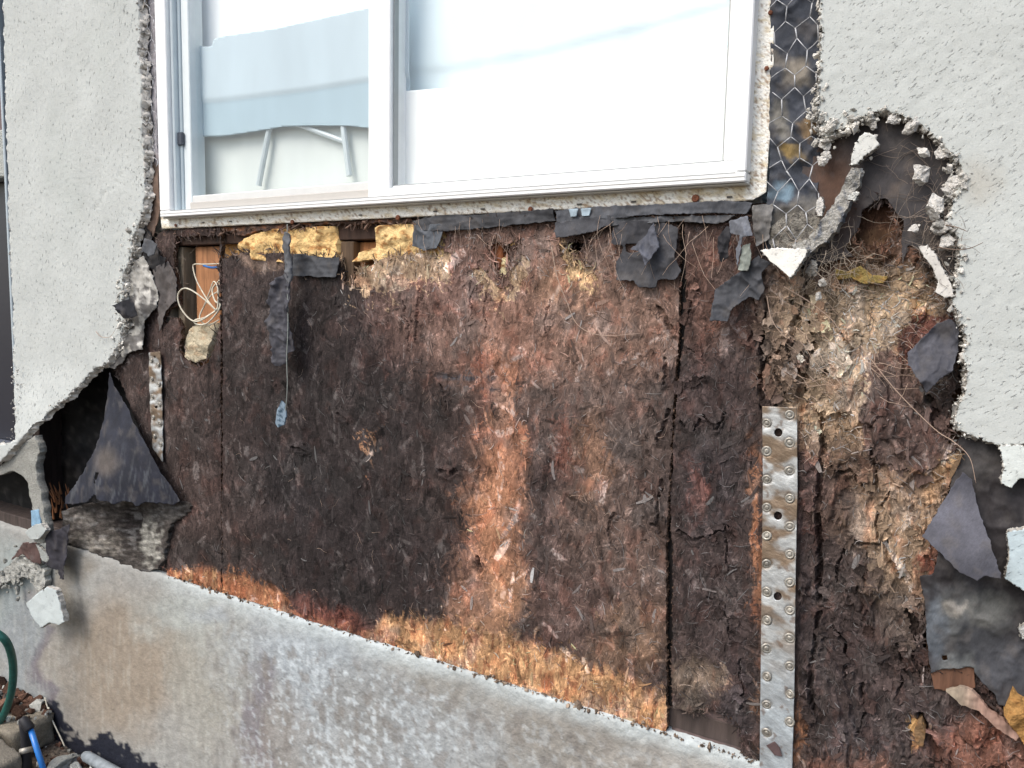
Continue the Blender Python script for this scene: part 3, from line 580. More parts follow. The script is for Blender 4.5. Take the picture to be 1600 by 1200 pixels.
def strands(T, n, kind, region=None, seed=1, dens=None):
    """thin wood strands and fibres lying on a panel, one mesh per kind"""
    t, pl, hs, disp, colf, base = T; r = np.random.default_rng(seed)
    x0, y0 = pl.min(0); x1, y1 = np.minimum(pl.max(0), (1640, 1240))
    px = r.uniform(x0, x1, n * 3); py = r.uniform(y0, y1, n * 3)
    ok = inside_rows(pl, px, py)
    for h in hs: ok &= ~inside_rows(h, px, py)
    if region is not None: ok &= inside_rows(np.array(region, float), px, py)
    if dens is not None: ok &= r.uniform(0, 1, len(px)) < dens(px, py)
    oc = np.maximum(crackdepth(px, py, CRACKS_M, 1)[0], crackdepth(px, py, CRACKS_R, 2)[0]); ok &= oc < .001
    jx = np.interp(py, [350, 540, 600, 680, 800, 850, 1100], [1065, 1066, 1058, 1052, 1046, 1047, 1046]); ok &= np.abs(px - jx) > 9
    strap = (px > 1186) & (px < 1250) & (py > 630); strap |= (px > 226) & (px < 258) & (py > 545) & (py < 725); ok &= ~strap
    px, py = px[ok][:n], py[ok][:n]; n = len(px)
    if n == 0: return
    W = PP(px, py, base); y = base + disp(px, py, W[:, 0], W[:, 2]); W[:, 1] = y
    C = colf(px + r.normal(0, 5, n), py + r.normal(0, 7, n))
    if kind == 'strand':
        L = r.gamma(3.0, .0036, n) + .004; wd = r.gamma(2.0, .0007, n) + .0004; big = r.uniform(0, 1, n) < .10; wd[big] = r.uniform(.003, .008, big.sum()); L[big] = r.uniform(.014, .04, big.sum())
        lift = r.uniform(0, .0008, n); curl = r.normal(0, .10, n); ang = math.pi / 2 + r.normal(0, .8, n); roll = r.normal(0, .18, n); roll[big] *= .3; lift[big] *= .5
    elif kind == 'fibre':
        L = r.gamma(2.5, .004, n) + .004; wd = r.uniform(.0003, .0009, n); lift = r.uniform(.0002, .0022, n); curl = r.normal(0, .35, n)
        ang = math.pi / 2 + r.normal(0, .9, n); roll = r.normal(0, .5, n)
    else:   # matted pulp
        L = r.gamma(2.2, .0035, n) + .003; wd = r.uniform(.0004, .0018, n); lift = r.uniform(.0002, .0035, n); curl = r.normal(0, .5, n)
        ang = r.normal(.25, .8, n); roll = r.normal(0, .7, n)
    lum = np.exp(r.normal(0, .30, n)); g = C.mean(1, keepdims=True)
    if kind == 'strand': lum[big] = lum[big] ** .5
    C = C * lum[:, None]; k = r.uniform(0, 1, n) < (.12 if kind == 'strand' else .30); C[k] = C[k] * .6 + g[k] * .9 + .055
    k = r.uniform(0, 1, n) < .10; C[k] *= .5
    C = np.clip(C, .006, .42)
    S = np.linspace(-1, 1, 4); V = []
    tipw = np.array([.6, 1, .95, .45])
    for i, s in enumerate(S):
        a = ang + curl * s; cx = W[:, 0] + .5 * L * s * np.cos(a); cz = W[:, 2] + .5 * L * s * np.sin(a); cy = W[:, 1] - .0007 - lift * (s * .5 + .5) ** 2 * np.sign(1) 
        nx_, nz_ = -np.sin(a), np.cos(a)
        for w in (-.5, .5):
            V.append(np.stack([cx + nx_ * wd * w * tipw[i], cy - np.abs(wd) * w * np.sin(roll), cz + nz_ * wd * w * tipw[i]], 1))
    V = np.stack(V, 1); I = np.arange(n)[:, None] * 8
    Q = np.concatenate([I + np.array([[0, 2, 3, 1]]), I + np.array([[2, 4, 5, 3]]), I + np.array([[4, 6, 7, 5]])])
    o = mk('strand' if kind == 'strand' else 'fibre', V.reshape(-1, 3), Q, M['flake'], t, np.repeat(C, 8, 0)); tag(o, kind='stuff')
strands(panels[0], 300, 'strand', seed=1); strands(panels[0], 500, 'fibre', seed=2)
strands(panels[1], 1500, 'strand', seed=3); strands(panels[1], 3200, 'fibre', seed=4)
strands(panels[1], 3500, 'pulp', seed=5, dens=lambda x, y: np.clip(sstep(460, 395, y) * sstep(530, 560, x) + .0, 0, 1) * .9 + .02)
strands(panels[2], 900, 'strand', seed=6); strands(panels[2], 2600, 'fibre', seed=7)
strands(panels[2], 3600, 'pulp', seed=8, dens=lambda x, y: .06 + .9 * sstep(1200, 1250, x) * sstep(760, 700, y) * (1 - inpoly(x, y, PLATE, 6)))
def splinters(T, n, seed, ok, up=1.0, lng=(.006, .02)):
    """torn wood along the broken edge of a panel"""
    t, pl, hs, disp, colf, base = T; r = np.random.default_rng(seed); P_ = np.concatenate([pl] + hs); P_ = P_[ok(P_[:, 0], P_[:, 1])]
    p = P_[r.integers(0, len(P_), n)] + r.normal(0, 3.0, (n, 2)); W = PP(p[:, 0], p[:, 1], base + r.uniform(-.002, .010, n)); C = colf(p[:, 0], p[:, 1]) * np.exp(r.normal(.15, .4, n))[:, None]
    L = r.uniform(*lng, n); a = math.pi / 2 + r.normal(0, .7, n); wd = r.uniform(.0006, .004, n); out = r.normal(-.15, .45, n); cur = r.normal(0, .5, n); V = []
    for i, s in enumerate((-.6, 0, .6, 1.0)):
        aa = a + cur * s; c = W + np.stack([L * s * np.cos(aa), L * out * max(s, 0), up * L * s * np.sin(aa)], 1); k = (.6, 1, .8, .05)[i]
        for w in (-.5, .5): V.append(c + np.stack([-np.sin(aa) * wd * w * k, wd * w * .6 * out, np.cos(aa) * wd * w * k], 1))
    V = np.stack(V, 1); I = np.arange(n)[:, None] * 8
    Q = np.concatenate([I + np.array([[0, 2, 3, 1]]), I + np.array([[2, 4, 5, 3]]), I + np.array([[4, 6, 7, 5]])])
    tag(mk('splinter', V.reshape(-1, 3), Q, M['flake'], t, np.repeat(np.clip(C, .01, .7), 8, 0)), kind='stuff')
splinters(panels[1], 1100, 1, lambda x, y: (y < 470) & (x < 1040))
splinters(panels[0], 450, 2, lambda x, y: (y < 600) & (x < 343) | (y > 800))
splinters(panels[2], 1600, 3, lambda x, y: (x > 1075) & (y < 1200), lng=(.004, .016))
def peels(T, pts, size, seed, lift=.006):
    t, pl, hs, disp, colf, base = T; r = np.random.default_rng(seed); mb = MB(); pts = np.asarray(pts, float); W = PP(pts[:, 0], pts[:, 1], base); y = base + disp(pts[:, 0], pts[:, 1], W[:, 0], W[:, 2]); C = colf(pts[:, 0], pts[:, 1]) * np.exp(r.normal(.12, .3, len(pts)))[:, None]
    n, m = 7, 5; I = np.arange(n - 1)[:, None] * m + np.arange(m - 1)[None]; Q = np.stack([I, I + 1, I + m + 1, I + m], -1).reshape(-1, 4)
    for k in range(len(pts)):
        L = size * r.uniform(.5, 1.5); w = L * r.uniform(.35, .8); a = math.pi / 2 + r.normal(0, .7); u, v = np.meshgrid(np.linspace(-.5, .5, n), np.linspace(-.5, .5, m), indexing='ij')
        ju = u * (1 + .35 * fbm(v * 4 + k, v * 0 + k, 2, 1)); jv = v * (1 + .6 * fbm(u * 4 + k * 1.7, u * 0 + 9, 2, 2)); X_ = ju * L * math.cos(a) - jv * w * math.sin(a); Z_ = ju * L * math.sin(a) + jv * w * math.cos(a)
        b_ = r.uniform(.3, 1) * lift; yy = y[k] - .0006 - b_ * np.clip(u + .5, 0, 1) ** 2 - .35 * b_ * (v * 2) ** 2 * r.uniform(-.3, 1) + .0012 * fbm(u * 5 + k, v * 5, 2, 3)
        V = np.stack([W[k, 0] + X_, yy, W[k, 2] + Z_], -1).reshape(-1, 3); V2 = V + [0, .0016, 0]; mb.add(V, Q, None, np.clip(C[k], .01, .6)); mb.add(V2, Q[:, ::-1], None, np.clip(C[k] * .8, .01, .6))
    tag(mk('peeling_flake', np.concatenate(mb.V), np.concatenate(mb.F4), M['osb'], t, np.concatenate(mb.C)), kind='stuff')
def along(L, n, seed, off=7):
    r = np.random.default_rng(seed); out = []
    for k in range(n):
        p = np.array(L[r.integers(0, len(L))][0], float); i = r.integers(0, len(p) - 1); out.append(p[i] + (p[i + 1] - p[i]) * r.uniform() + np.array([r.choice([-1, 1]) * off * r.uniform(.6, 1.6), r.normal(0, 4)]))
    return out
r = np.random.default_rng(66); pz = [q for q in zip(r.uniform(1190, 1300, 300), r.uniform(430, 720, 300)) if q[0] > 1252 or q[1] < 625][:150]
peels(panels[2], along(CRACKS_R, 150, 1) + pz + list(zip(r.uniform(1255, 1450, 90), r.uniform(740, 1180, 90))), .016, 1)
peels(panels[1], along(CRACKS_M, 40, 2, 6) + list(zip(r.uniform(1000, 1038, 30), r.uniform(480, 860, 30))), .010, 2, .004)
# lower layer of the right panel where its face has rotted away (seen at its foot and through its holes)
low = thing('rotten_block', 'purple brown rotten timber seen under the crumbled panel foot left of the long strap', 'timber', P(1110, 1150, .02))
sheet('block_face', [(1050, 1095), (1180, 1100), (1200, 1200), (1150, 1180), (1050, 1148)], M['wood'], base=.016, thick=.03, step=3, amp=1.2, seed=9, disp=lambda px, py, x, z: -.004 * fbm(x * 14, z * 60, 3, 1), col=(.12, .085, .08), parent=low)

sheet('rotten_lining', [(1300, 290), (1430, 290), (1440, 420), (1300, 420)], M['osb'], base=.022, thick=.02, step=3, amp=2, seed=10, disp=lambda px, py, x, z: -.018 * fbm(x * 16, z * 16, 5, 11), col=lambda px, py, x, z: lerpc(np.tile(np.array([.055, .028, .018]), (len(px), 1)), (.20, .12, .07), sstep(340, 410, py + 30 * fbm(px / 20, py / 20, 3, 1))), parent=wallbits)
# ------------------------------------------------------------------ stucco
def st_left_base(px, py):      # buckled off the wall towards the lower left edge
    return -.026 - .045 * sstep(560, 720, py - .35 * (px - 60) * 0) * sstep(210, 60, px) * sstep(440, 560, py)
def st_disp(px, py, x, z): return -.0012 * np.abs(fbm(x * 26, z * 26, 4, 75)) + -.0025 * fbm(x * 5, z * 5, 3, 71) - .0006 * fbm(x * 70, z * 70, 3, 72)
def st_col(px, py, x, z):
    c = np.tile(np.array([.475, .50, .485]), (len(px), 1)); c = lerpc(c, (.43, .46, .44), .5 * sstep(0, .5, fbm(x * 3, z * 2, 4, 73)))
    return c
crk = np.array([(147, 327), (155, 320), (165, 300), (180, 288), (195, 265), (202, 256)], float)
def st_left_disp(px, py, x, z):
    h = st_disp(px, py, x, z); o, _ = crackdepth(px, py, [(crk, .9, .004)], 5); return h + o
SL = [(-3, -300), (213, -300), (217, 0), (218, 60), (213, 82), (219, 100), (221, 160), (223, 230), (226, 290), (222, 330), (216, 352), (205, 378), (204, 402), (194, 420), (190, 440), (193, 462), (186, 478), (194, 500), (190, 520), (183, 540), (173, 556), (163, 572), (148, 574), (132, 594), (106, 618), (75, 645), (48, 668), (25, 695), (0, 722), (-70, 745), (-260, 800), (-260, 700), (0, 694), (24, 690), (21, 500), (14, 330), (9, 150), (5, 0)]
sl = thing('stucco_wall', 'pale grey stucco left of the window, buckled out along its broken lower edge', 'stucco wall', P(110, 550, 0), 'stucco either side of the torn opening')
_, slp, _ = sheet('render_coat', SL, M['stucco_left'], base=st_left_base, thick=.019, flare=.020, step=3.2, amp=2.4, jstep=3, seed=12, disp=st_left_disp, col=st_col, parent=sl, rim=(.64, .61, .56), rimrough=.0026)
SR = [(1284, -300), (2500, -420), (2500, 1560), (2250, 1420), (2050, 1330), (1900, 1240), (1800, 1080), (1740, 900), (1660, 702), (1600, 692), (1560, 696), (1528, 682), (1498, 672), (1492, 650), (1508, 620), (1512, 590), (1508, 560), (1512, 530), (1500, 500), (1490, 470), (1498, 430), (1502, 400), (1498, 370), (1482, 345), (1490, 318), (1500, 290), (1510, 270), (1498, 252), (1478, 228), (1455, 205), (1425, 188), (1400, 175), (1375, 172), (1345, 182), (1330, 192), (1318, 200), (1300, 205), (1288, 215), (1281, 190), (1278, 160), (1283, 100)]
sr = thing('stucco_wall', 'pale grey stucco right of the window with a rounded bite torn out of it', 'stucco wall', P(1560, 400, 0), 'stucco either side of the torn opening')
_, srp, _ = sheet('render_coat', SR, M['stucco_right'], base=-.026, thick=.024, flare=-.007, step=3.2, amp=3.6, jstep=3, seed=13, disp=st_disp, col=lambda px, py, x, z: lerpc(st_col(px, py, x, z), (.40, .38, .33), (1 - sstep(0, 60, np.hypot(px - 1530, py - 285) - 14 * fbm(px / 20, py / 20, 3, 4))) * .6), parent=sr, rim=(.64, .61, .56), rimrough=.003)
M['mortar_l'] = M['mortar']
def crumbs(parent, pl, ok, n, size, seed, col=(.62, .60, .55), jit=4.0, y=(-.030, -.004), flat=1.0):
    r = np.random.default_rng(seed); q = pl[ok(pl[:, 0], pl[:, 1])]; p = q[r.integers(0, len(q), n)] + r.normal(0, jit, (n, 2)); yy = r.uniform(*y, n)
    rad = r.gamma(2.0, size / 2, n); cols = np.array(col) * np.exp(r.normal(0, .25, (n, 1))); 
    tag(lumps('crumb', PP(p[:, 0], p[:, 1], yy), rad, M['mortar'], parent, cols, flat=flat, seed=seed, res=1), kind='stuff')
crumbs(sl, slp, lambda x, y: (x > 155) & (y > -40) & (y < 600), 500, .0022, 1)
crumbs(sl, slp, lambda x, y: (x > 170) & (y > 330) & (y < 560), 520, .0034, 2, jit=6)
crumbs(sl, slp, lambda x, y: (x > -40) & (x < 160) & (y > 560), 300, .0020, 3, y=(-.06, -.04))
crumbs(sr, srp, lambda x, y: (x < 1515) & (y > 150) & (y < 700), 900, .0021, 4, jit=5)
crumbs(sr, srp, lambda x, y: (x < 1360) & (y > 150) & (y < 230), 420, .0034, 5, jit=8)
crumbs(sr, srp, lambda x, y: (x > 1460) & (y > 230) & (y < 420), 420, .0032, 6, jit=10)
crumbs(sr, srp, lambda x, y: (x < 1290) & (y > -40) & (y < 210), 260, .0020, 7, jit=2)
def ring(parent, pts, w0, w1, side, seed, y):
    p = jag(pts, 5, 1.5, seed, closed=False); T_ = np.gradient(p, axis=0); T_ /= np.linalg.norm(T_, axis=1)[:, None] + 1e-9; N_ = np.stack([-T_[:, 1], T_[:, 0]], 1) * side
    w = w0 + w1 * np.clip(.5 + 1.6 * fbm(p[:, 0] / 22, p[:, 1] / 22, 4, seed), 0, 1.6); k = np.sin(np.linspace(0, math.pi, len(p))) ** .3
    q = np.vstack([p - N_ * 7, (p + N_ * (w * k)[:, None])[::-1]])
    sheet('scratch_coat', q, M['mortar'], base=y, thick=-y - .001, step=2.0, amp=1.6, jstep=3, seed=seed, col=lambda px, py, x, z: np.tile(np.array([.50, .47, .42]), (len(px), 1)) * np.exp(.9 * fbm(px / 10, py / 10, 5, seed))[:, None], disp=lambda px, py, x, z: -.006 * np.abs(fbm(x * 45, z * 45, 4, seed)) + .004 * fbm(x * 20, z * 20, 3, seed), parent=parent, rim=(.34, .31, .27), rimrough=.002, smooth=False)
ring(sr, [(1503, 420), (1500, 370), (1484, 345), (1492, 318), (1502, 290), (1510, 268), (1496, 250), (1478, 228), (1455, 205), (1425, 188), (1400, 175), (1375, 172), (1345, 182), (1318, 200), (1290, 214)], 1, 12, 1, 131, -.016)
ring(sr, [(1500, 660), (1512, 610), (1513, 560), (1512, 520), (1496, 478), (1500, 440)], 0, 7, 1, 132, -.016)
ring(sl, [(224, 300), (222, 330), (214, 352), (204, 380), (203, 402), (193, 420), (189, 440), (192, 462), (186, 478), (194, 500), (190, 520), (183, 540), (172, 558)], 5, 15, 1, 133, -.016)
ring(sl, [(218, -20), (217, 60), (215, 85), (219, 110), (221, 170), (223, 240), (225, 300)], 3, 6, 1, 134, -.016)
# the opening at the far left: stucco return, dark door frame
dr = thing('doorway', 'dark framed opening cut off at the far left of the wall', 'doorway', P(2, 500, .02))
xj = P(22, 500, -.02)[0]
MB().box(xj - .012, xj, -.024, .10, P(15, 690, 0)[2], 2.9, .002, col=(.36, .42, .46)).build('jamb', M['plastic'], dr)
zb, zt = P(12, 690, .02)[2], P(5, 282, .02)[2]
MB().box(xj - .95, xj - .05, .03, .07, zb, zt, .004, col=(.012, .013, .022)).build('frame', M['plastic'], dr)
MB().box(xj - .95, xj - .012, -.02, .11, zt, zt + .14, .004, col=(.48, .50, .47)).build('lintel', M['mortar'], dr)
MB().box(xj - .95, xj - .012, .03, .11, zt + .14, 2.9, .004, col=(.14, .10, .10)).build('upper_panel', M['felt'], dr)
MB().box(xj - .95, xj + .002, -.03, .06, zb - .03, zb, .004, col=(.10, .11, .14)).build('threshold', M['plastic'], dr)

# ------------------------------------------------------------------ window
win = thing('window', 'white framed sliding window with a grimy nailing fin below it', 'window', (-1.08, 0, WZ0))
def X(px, py, y): return P(px, py, y)[0]
def Zc(px, py, y): return P(px, py, y)[2]
def fin_col(px, py, x, z):
    c = np.tile(np.array([.86, .85, .79]), (len(px), 1)); bot = py - (358 - .0488 * (px - 253))
    n = fbm(px / 22, py / 9, 4, 80); c = lerpc(c, (.58, .47, .28), .75 * sstep(.0, .45, n + .3 * sstep(900, 1150, px) * sstep(1190, 1150, px)))
    c = lerpc(c, (.30, .20, .12), .85 * sstep(.16, .34, fbm(px / 5, py / 3.2, 4, 81) + .3 * fbm(px / 60, py / 40, 2, 82))); c = lerpc(c, (.25, .20, .14), .7 * sstep(-2.5, 0, bot)); return c
finp = [(253, 358), (251, 339), (600, 322), (1165, 282), (1172, 270), (1178, -250), (1212, -250), (1208, 150), (1200, 250), (1197, 300), (1176, 313)]
sheet('nailing_fin', finp, M['fin'], base=-.0045, thick=.003, step=3, amp=.5, jstep=6, seed=15, disp=lambda px, py, x, z: -.0008 * fbm(x * 20, z * 20, 3, 1) - .0012 * sstep(0, 1, fbm(x * 6, z, 2, 5)), col=fin_col, parent=win)
white = (.83, .84, .84); grey = (.50, .57, .60)
zF = WZ0 + .040; ZT = 2.85; yF = -.030
xl0 = X(246, 200, yF); xl1 = X(262, 200, yF); xr1 = X(1169, 200, yF); xr0 = X(1154, 200, yF)
zfb = Zc(600, 318, yF); zft = Zc(600, 306, yF)
def fbox(name, *a, c=white, b=.002, m='plastic'): return MB().box(*a, b, col=c).build(name, M[m], win)
fbox('frame_sill', xl0, xr1, yF, .06, zfb, zft)
fbox('frame_sill', xl0 - .002, xr1 + .002, yF + .008, .058, zfb - .003, zfb - .0005, c=(.62, .62, .58))
fbox('frame_jamb', xl0, xl1, yF, .06, zft + .0005, ZT); fbox('frame_jamb', xr0, xr1, yF, .06, zft + .0005, ZT)
fbox('frame_head', xl0, xr1, yF, .06, ZT + .0005, ZT + .05)
fbox('track', xl1 + .0005, xl1 + .009, yF + .012, .058, zft + .0005, ZT, c=(.58, .65, .68)); fbox('track', xl1 + .0095, xl1 + .019, yF + .026, .058, zft + .0005, ZT, c=(.46, .54, .58))
xm0 = X(578, 200, -.012); xm1 = X(612, 200, -.012)
ys = .012                                   # left sash (slides behind)
xs0 = xl1 + .0195; zg = Zc(400, 298, ys)
fbox('sash_stile', xs0, xs0 + .028, ys - .012, ys + .03, zft + .0005, ZT, c=(.66, .72, .74))
fbox('sash_rail', xs0 + .0285, xm0 + .01, ys - .012, ys + .03, zft + .0005, zg - .002, c=(.60, .61, .60))
fbox('screen_rail', xs0 + .0285, xm0, ys - .02, ys - .013, zft + .001, zft + .020, c=(.44, .42, .39))
fbox('meeting_stile', xm0, xm1, -.018, .04, zft + .0005, ZT)
yr = -.006; zg2 = Zc(880, 272, yr)
fbox('fixed_rail', xm1 + .0005, xr0 - .0005, yr - .006, yr + .03, zft + .0005, zg2)
fbox('fixed_rail', xm1 + .0005, xr0 - .0005, yr - .016, yr - .0065, zft + .0005, zft + .016)
xgr = X(1134, 200, yr)
fbox('fixed_stile', xgr, xr0 - .0005, yr - .006, yr + .03, zg2 + .0005, ZT)
fbox('latch', xs0 - .012, xs0 + .006, ys - .022, ys - .0125, Zc(270, 232, ys), Zc(270, 212, ys), c=(.05, .06, .08), m='plastic')
for a_ in ((xm1 + .0005, xgr - .0005, zg2 + .0005, zg2 + .003), (xm1 + .0005, xm1 + .003, zg2 + .0035, ZT), (xgr - .003, xgr - .0005, zg2 + .0035, ZT)):
    fbox('gasket', a_[0], a_[1], yr - .002, yr + .012, a_[2], a_[3], c=(.34, .36, .36), b=.0004)
fbox('joint_line', xl1 + .001, xr0 - .001, yF - .0006, yF - .0001, zft - .0016, zft - .0004, c=(.35, .36, .35), b=.0001)
fbox('joint_line', xl0 + .002, xr1 - .002, yF - .0008, yF - .0001, zfb + .0075, zfb + .0088, c=(.42, .42, .40), b=.0001)
def pane(x0, x1, y, z0, z1): MB().add([(x0, y, z0), (x1, y, z0), (x1, y, z1), (x0, y, z1)], [(0, 1, 2, 3)]).build('glass', M['glass'], win)
pane(xs0 + .028, xm0 + .002, ys + .008, zg - .003, ZT); pane(xm1 - .002, xgr + .003, yr + .012, zg2 - .002, ZT)
# screws and slots in the fin
s0 = MB().lathe((0, 0, 0), (0, -1, 0), [(.0002, .0022), (.0018, .0034), (.0050, .0030), (.0064, .0012), (.0064, 0)], 12); first = None
for (px, py, rust, sc) in ((457, 347, 0, .8), (622, 340, 0, .9), (829, 327, 1, .8), (1087, 310, 1, 1.05), (275, 352, 0, .6), (1204, 20, 0, .6), (1198, 107, 0, .6)):
    x, y, z = P(px, py, -.0068)
    if first is None: o = s0.build('screw', M['rust'], win, origin=None); first = o; o.data.transform(Matrix.Translation(-Vector((0, 0, 0)) + Vector(win.location)))
    else: o = copy_obj(first, win)
    o.location = Vector((x, y, z)) - Vector(win.location); o.scale = (sc, 1, sc)
sl_first = None
for px in (317, 360, 407, 563, 680, 754, 905, 990, 1140):
    py = 358 - .0488 * (px - 253) - 7; x, y, z = P(px, py, -.0064)
    if sl_first is None: sl_first = o = MB().box(-.0045, .0045, -.0005, .0005, -.0014, .0014, col=(.03, .025, .02)).build('slot', M['plastic'], win); o.data.transform(Matrix.Translation(Vector(win.location)))
    else: o = copy_obj(sl_first, win)
    o.location = Vector((x, y, z)) - Vector(win.location)
# reflections in the panes, imitated by sheets and tubes added behind the glass
ybl = .034
bl = thing('white_reflection', 'bright white sheet behind the lower right pane, imitating a reflection', 'pane reflection', P(880, 270, ybl))  # added sheet in place of a white reflection
sheet('sheet', [(600, 345), (600, 162), (622, 160), (626, 143), (760, 133), (900, 106), (1080, 78), (1190, 74), (1190, 330)], M['reflection_sheet'], base=ybl, thick=.002, step=10, amp=0, disp=lambda px, py, x, z: .006 * fbm(x * 3, z * 3, 2, 3), col=(.90, .91, .90), parent=bl, back=True)
cu = thing('pane_reflection', 'pale blue white sheet with a sagging fold, imitating a reflection in the right pane', 'pane_reflection', P(880, 100, .13))  # added sheet imitates the pale reflection and its fold line
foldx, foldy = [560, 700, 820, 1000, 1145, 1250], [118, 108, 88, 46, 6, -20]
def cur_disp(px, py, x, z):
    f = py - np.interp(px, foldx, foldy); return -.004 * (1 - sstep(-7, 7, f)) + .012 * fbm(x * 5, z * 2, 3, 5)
sheet('reflection_backing', [(540, -320), (1320, -320), (1320, 330), (540, 345)], M['reflection_sheet'], base=.075, thick=.002, step=6, amp=0, disp=cur_disp, col=lambda px, py, x, z: lerpc(np.tile(np.array([.76, .87, .91]), (len(px), 1)), (.58, .73, .79), sstep(700, 590, px)), parent=cu)
tb = thing('table_reflection', 'grey blue sheet and tubes behind the left pane, imitating the reflection of a draped table', 'table', P(430, 260, .3))  # reflected table shape built as solid parts behind the glass
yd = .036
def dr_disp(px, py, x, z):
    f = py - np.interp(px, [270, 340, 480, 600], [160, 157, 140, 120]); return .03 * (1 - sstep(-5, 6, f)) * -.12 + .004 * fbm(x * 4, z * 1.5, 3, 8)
sheet('reflection_sheet', [(230, 78), (290, 66), (310, 65), (314, 73), (332, 74), (336, 62), (352, 57), (440, 44), (600, 8), (640, 0), (640, 204), (578, 200), (540, 196), (480, 196), (440, 198), (424, 201), (400, 205), (345, 213), (290, 213), (220, 214)], M['reflection_sheet'], base=yd, thick=.003, step=3, amp=0, jstep=12, disp=dr_disp, col=lambda px, py, x, z: lerpc(np.tile(np.array([.50, .59, .64]), (len(px), 1)), (.37, .48, .54), sstep(0, 6, py - np.interp(px, [270, 340, 480, 600], [160, 157, 140, 120]))), parent=tb, back=True)
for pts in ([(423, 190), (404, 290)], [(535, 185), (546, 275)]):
    MB().tube([P(*pts[0], yd + .010), P(*pts[1], yd + .010)], .007, 8, col=(.52, .58, .60)).build('leg_reflection', M['plastic'], tb)
MB().tube([P(455, 190, yd + .012), P(540, 222, yd + .012)], .006, 8, col=(.52, .58, .60)).build('brace_reflection', M['plastic'], tb)
cb = thing('pane_reflection', 'plain pale sheet behind the left pane, imitating the bright part of its reflection', 'pane_reflection', P(430, 260, .3))  # added sheet gives the pale ground of the left reflection
sheet('reflection_backing', [(180, -320), (596, -320), (596, 360), (180, 370)], M['reflection_sheet'], base=.062, thick=.002, step=6, amp=0, disp=lambda px, py, x, z: .006 * fbm(x * 9, z * 1.5, 3, 9), col=lambda px, py, x, z: lerpc(np.tile(np.array([.93, .95, .95]), (len(px), 1)), (.62, .66, .64), sstep(150, 200, py)), parent=cb)

# ------------------------------------------------------------------ building paper (felt)
DK = (.042, .043, .048); BL = (.017, .019, .029); GR = (.10, .10, .098)
def crease(x, z, seed, a=1.0):     # sharp folds and soft waves of stiff paper
    r1 = 1 - np.abs(fbm(x * 13 + z * 5, z * 9 - x * 4, 3, seed + .3)) * 3.2; r2 = 1 - np.abs(fbm(x * 30, z * 24, 3, seed + .6)) * 3.2
    return -a * (.0060 * np.clip(r1, 0, 1) ** 2 + .0022 * np.clip(r2, 0, 1) ** 3 + .0040 * fbm(x * 9, z * 9, 2, seed) + .0007 * fbm(x * 120, z * 120, 2, seed))
def dusty(c, px, py, x, z, seed, k=1.0):
    c = c * np.exp(.55 * fbm(x * 22, z * 16, 4, seed + 2.2))[:, None]; w = sstep(.06, .42, fbm(x * 34, z * 26, 5, seed + 3.1)) * k
    return c * (1 - .4 * w[:, None]) + np.array([.11, .10, .095]) * .35 * w[:, None]
def scrap(label, poly, base=-.006, col=DK, thick=.0012, step=1.9, amp=1.5, jstep=2.2, seed=0, disp=None, name='felt_scrap', back=True, cat='felt scrap', group='torn scraps of black building paper', holes=()):
    d = disp or (lambda px, py, x, z: crease(x, z, seed))
    if disp is not None and not callable(base) and thick < .0015: d = lambda px, py, x, z: disp(px, py, x, z) + crease(x, z, seed, .5)
    c0 = col
    if group.startswith('torn'): col = lambda px, py, x, z: dusty(c0(px, py, x, z) if callable(c0) else np.tile(np.array(c0, float), (len(px), 1)), px, py, x, z, seed)
    o, pl, hs = sheet(name, poly, M['felt'], base=base, thick=thick, step=step, amp=amp, jstep=jstep, seed=seed, disp=d, col=col, back=back, holes=holes)
    tag(o, label, cat, group); return o
# big flap, left
def flapb(px, py):
    ridge = 176 - (py - 580) * .13; return .075 * np.clip((ridge - px) / 60, 0, 1) * sstep(580, 640, py) + -.012 - .055 * sstep(580, 790, py) * sstep(280, 130, px) - .02 * sstep(585, 760, py)
scrap('large triangular blue black flap hanging at the lower left, ragged hem', [(173, 578), (178, 600), (200, 640), (225, 690), (250, 738), (281, 784), (268, 789), (245, 786), (228, 784), (212, 792), (205, 784), (192, 783), (178, 788), (165, 784), (150, 779), (147, 770), (138, 784), (122, 787), (100, 788), (104, 776), (130, 738), (150, 700), (160, 660), (166, 620)],
      base=flapb, col=lambda px, py, x, z: lerpc(lerpc(np.tile(np.array(BL), (len(px), 1)), (.065, .070, .080), .9 * sstep(.05, .35, fbm(px / 7 + py / 40, py / 60, 3, 20)) * sstep(660, 780, py)), (.10, .085, .075), .8 * (1 - sstep(8, 26, np.hypot(px - 166, (py - 722) * .8)))), seed=20, step=2.0, disp=lambda px, py, x, z: -.006 * fbm(x * 25 + z * 12, z * 4, 3, 20), holes=[[(152, 728), (154, 740), (150, 752), (146, 762), (145, 756), (147, 744)]])
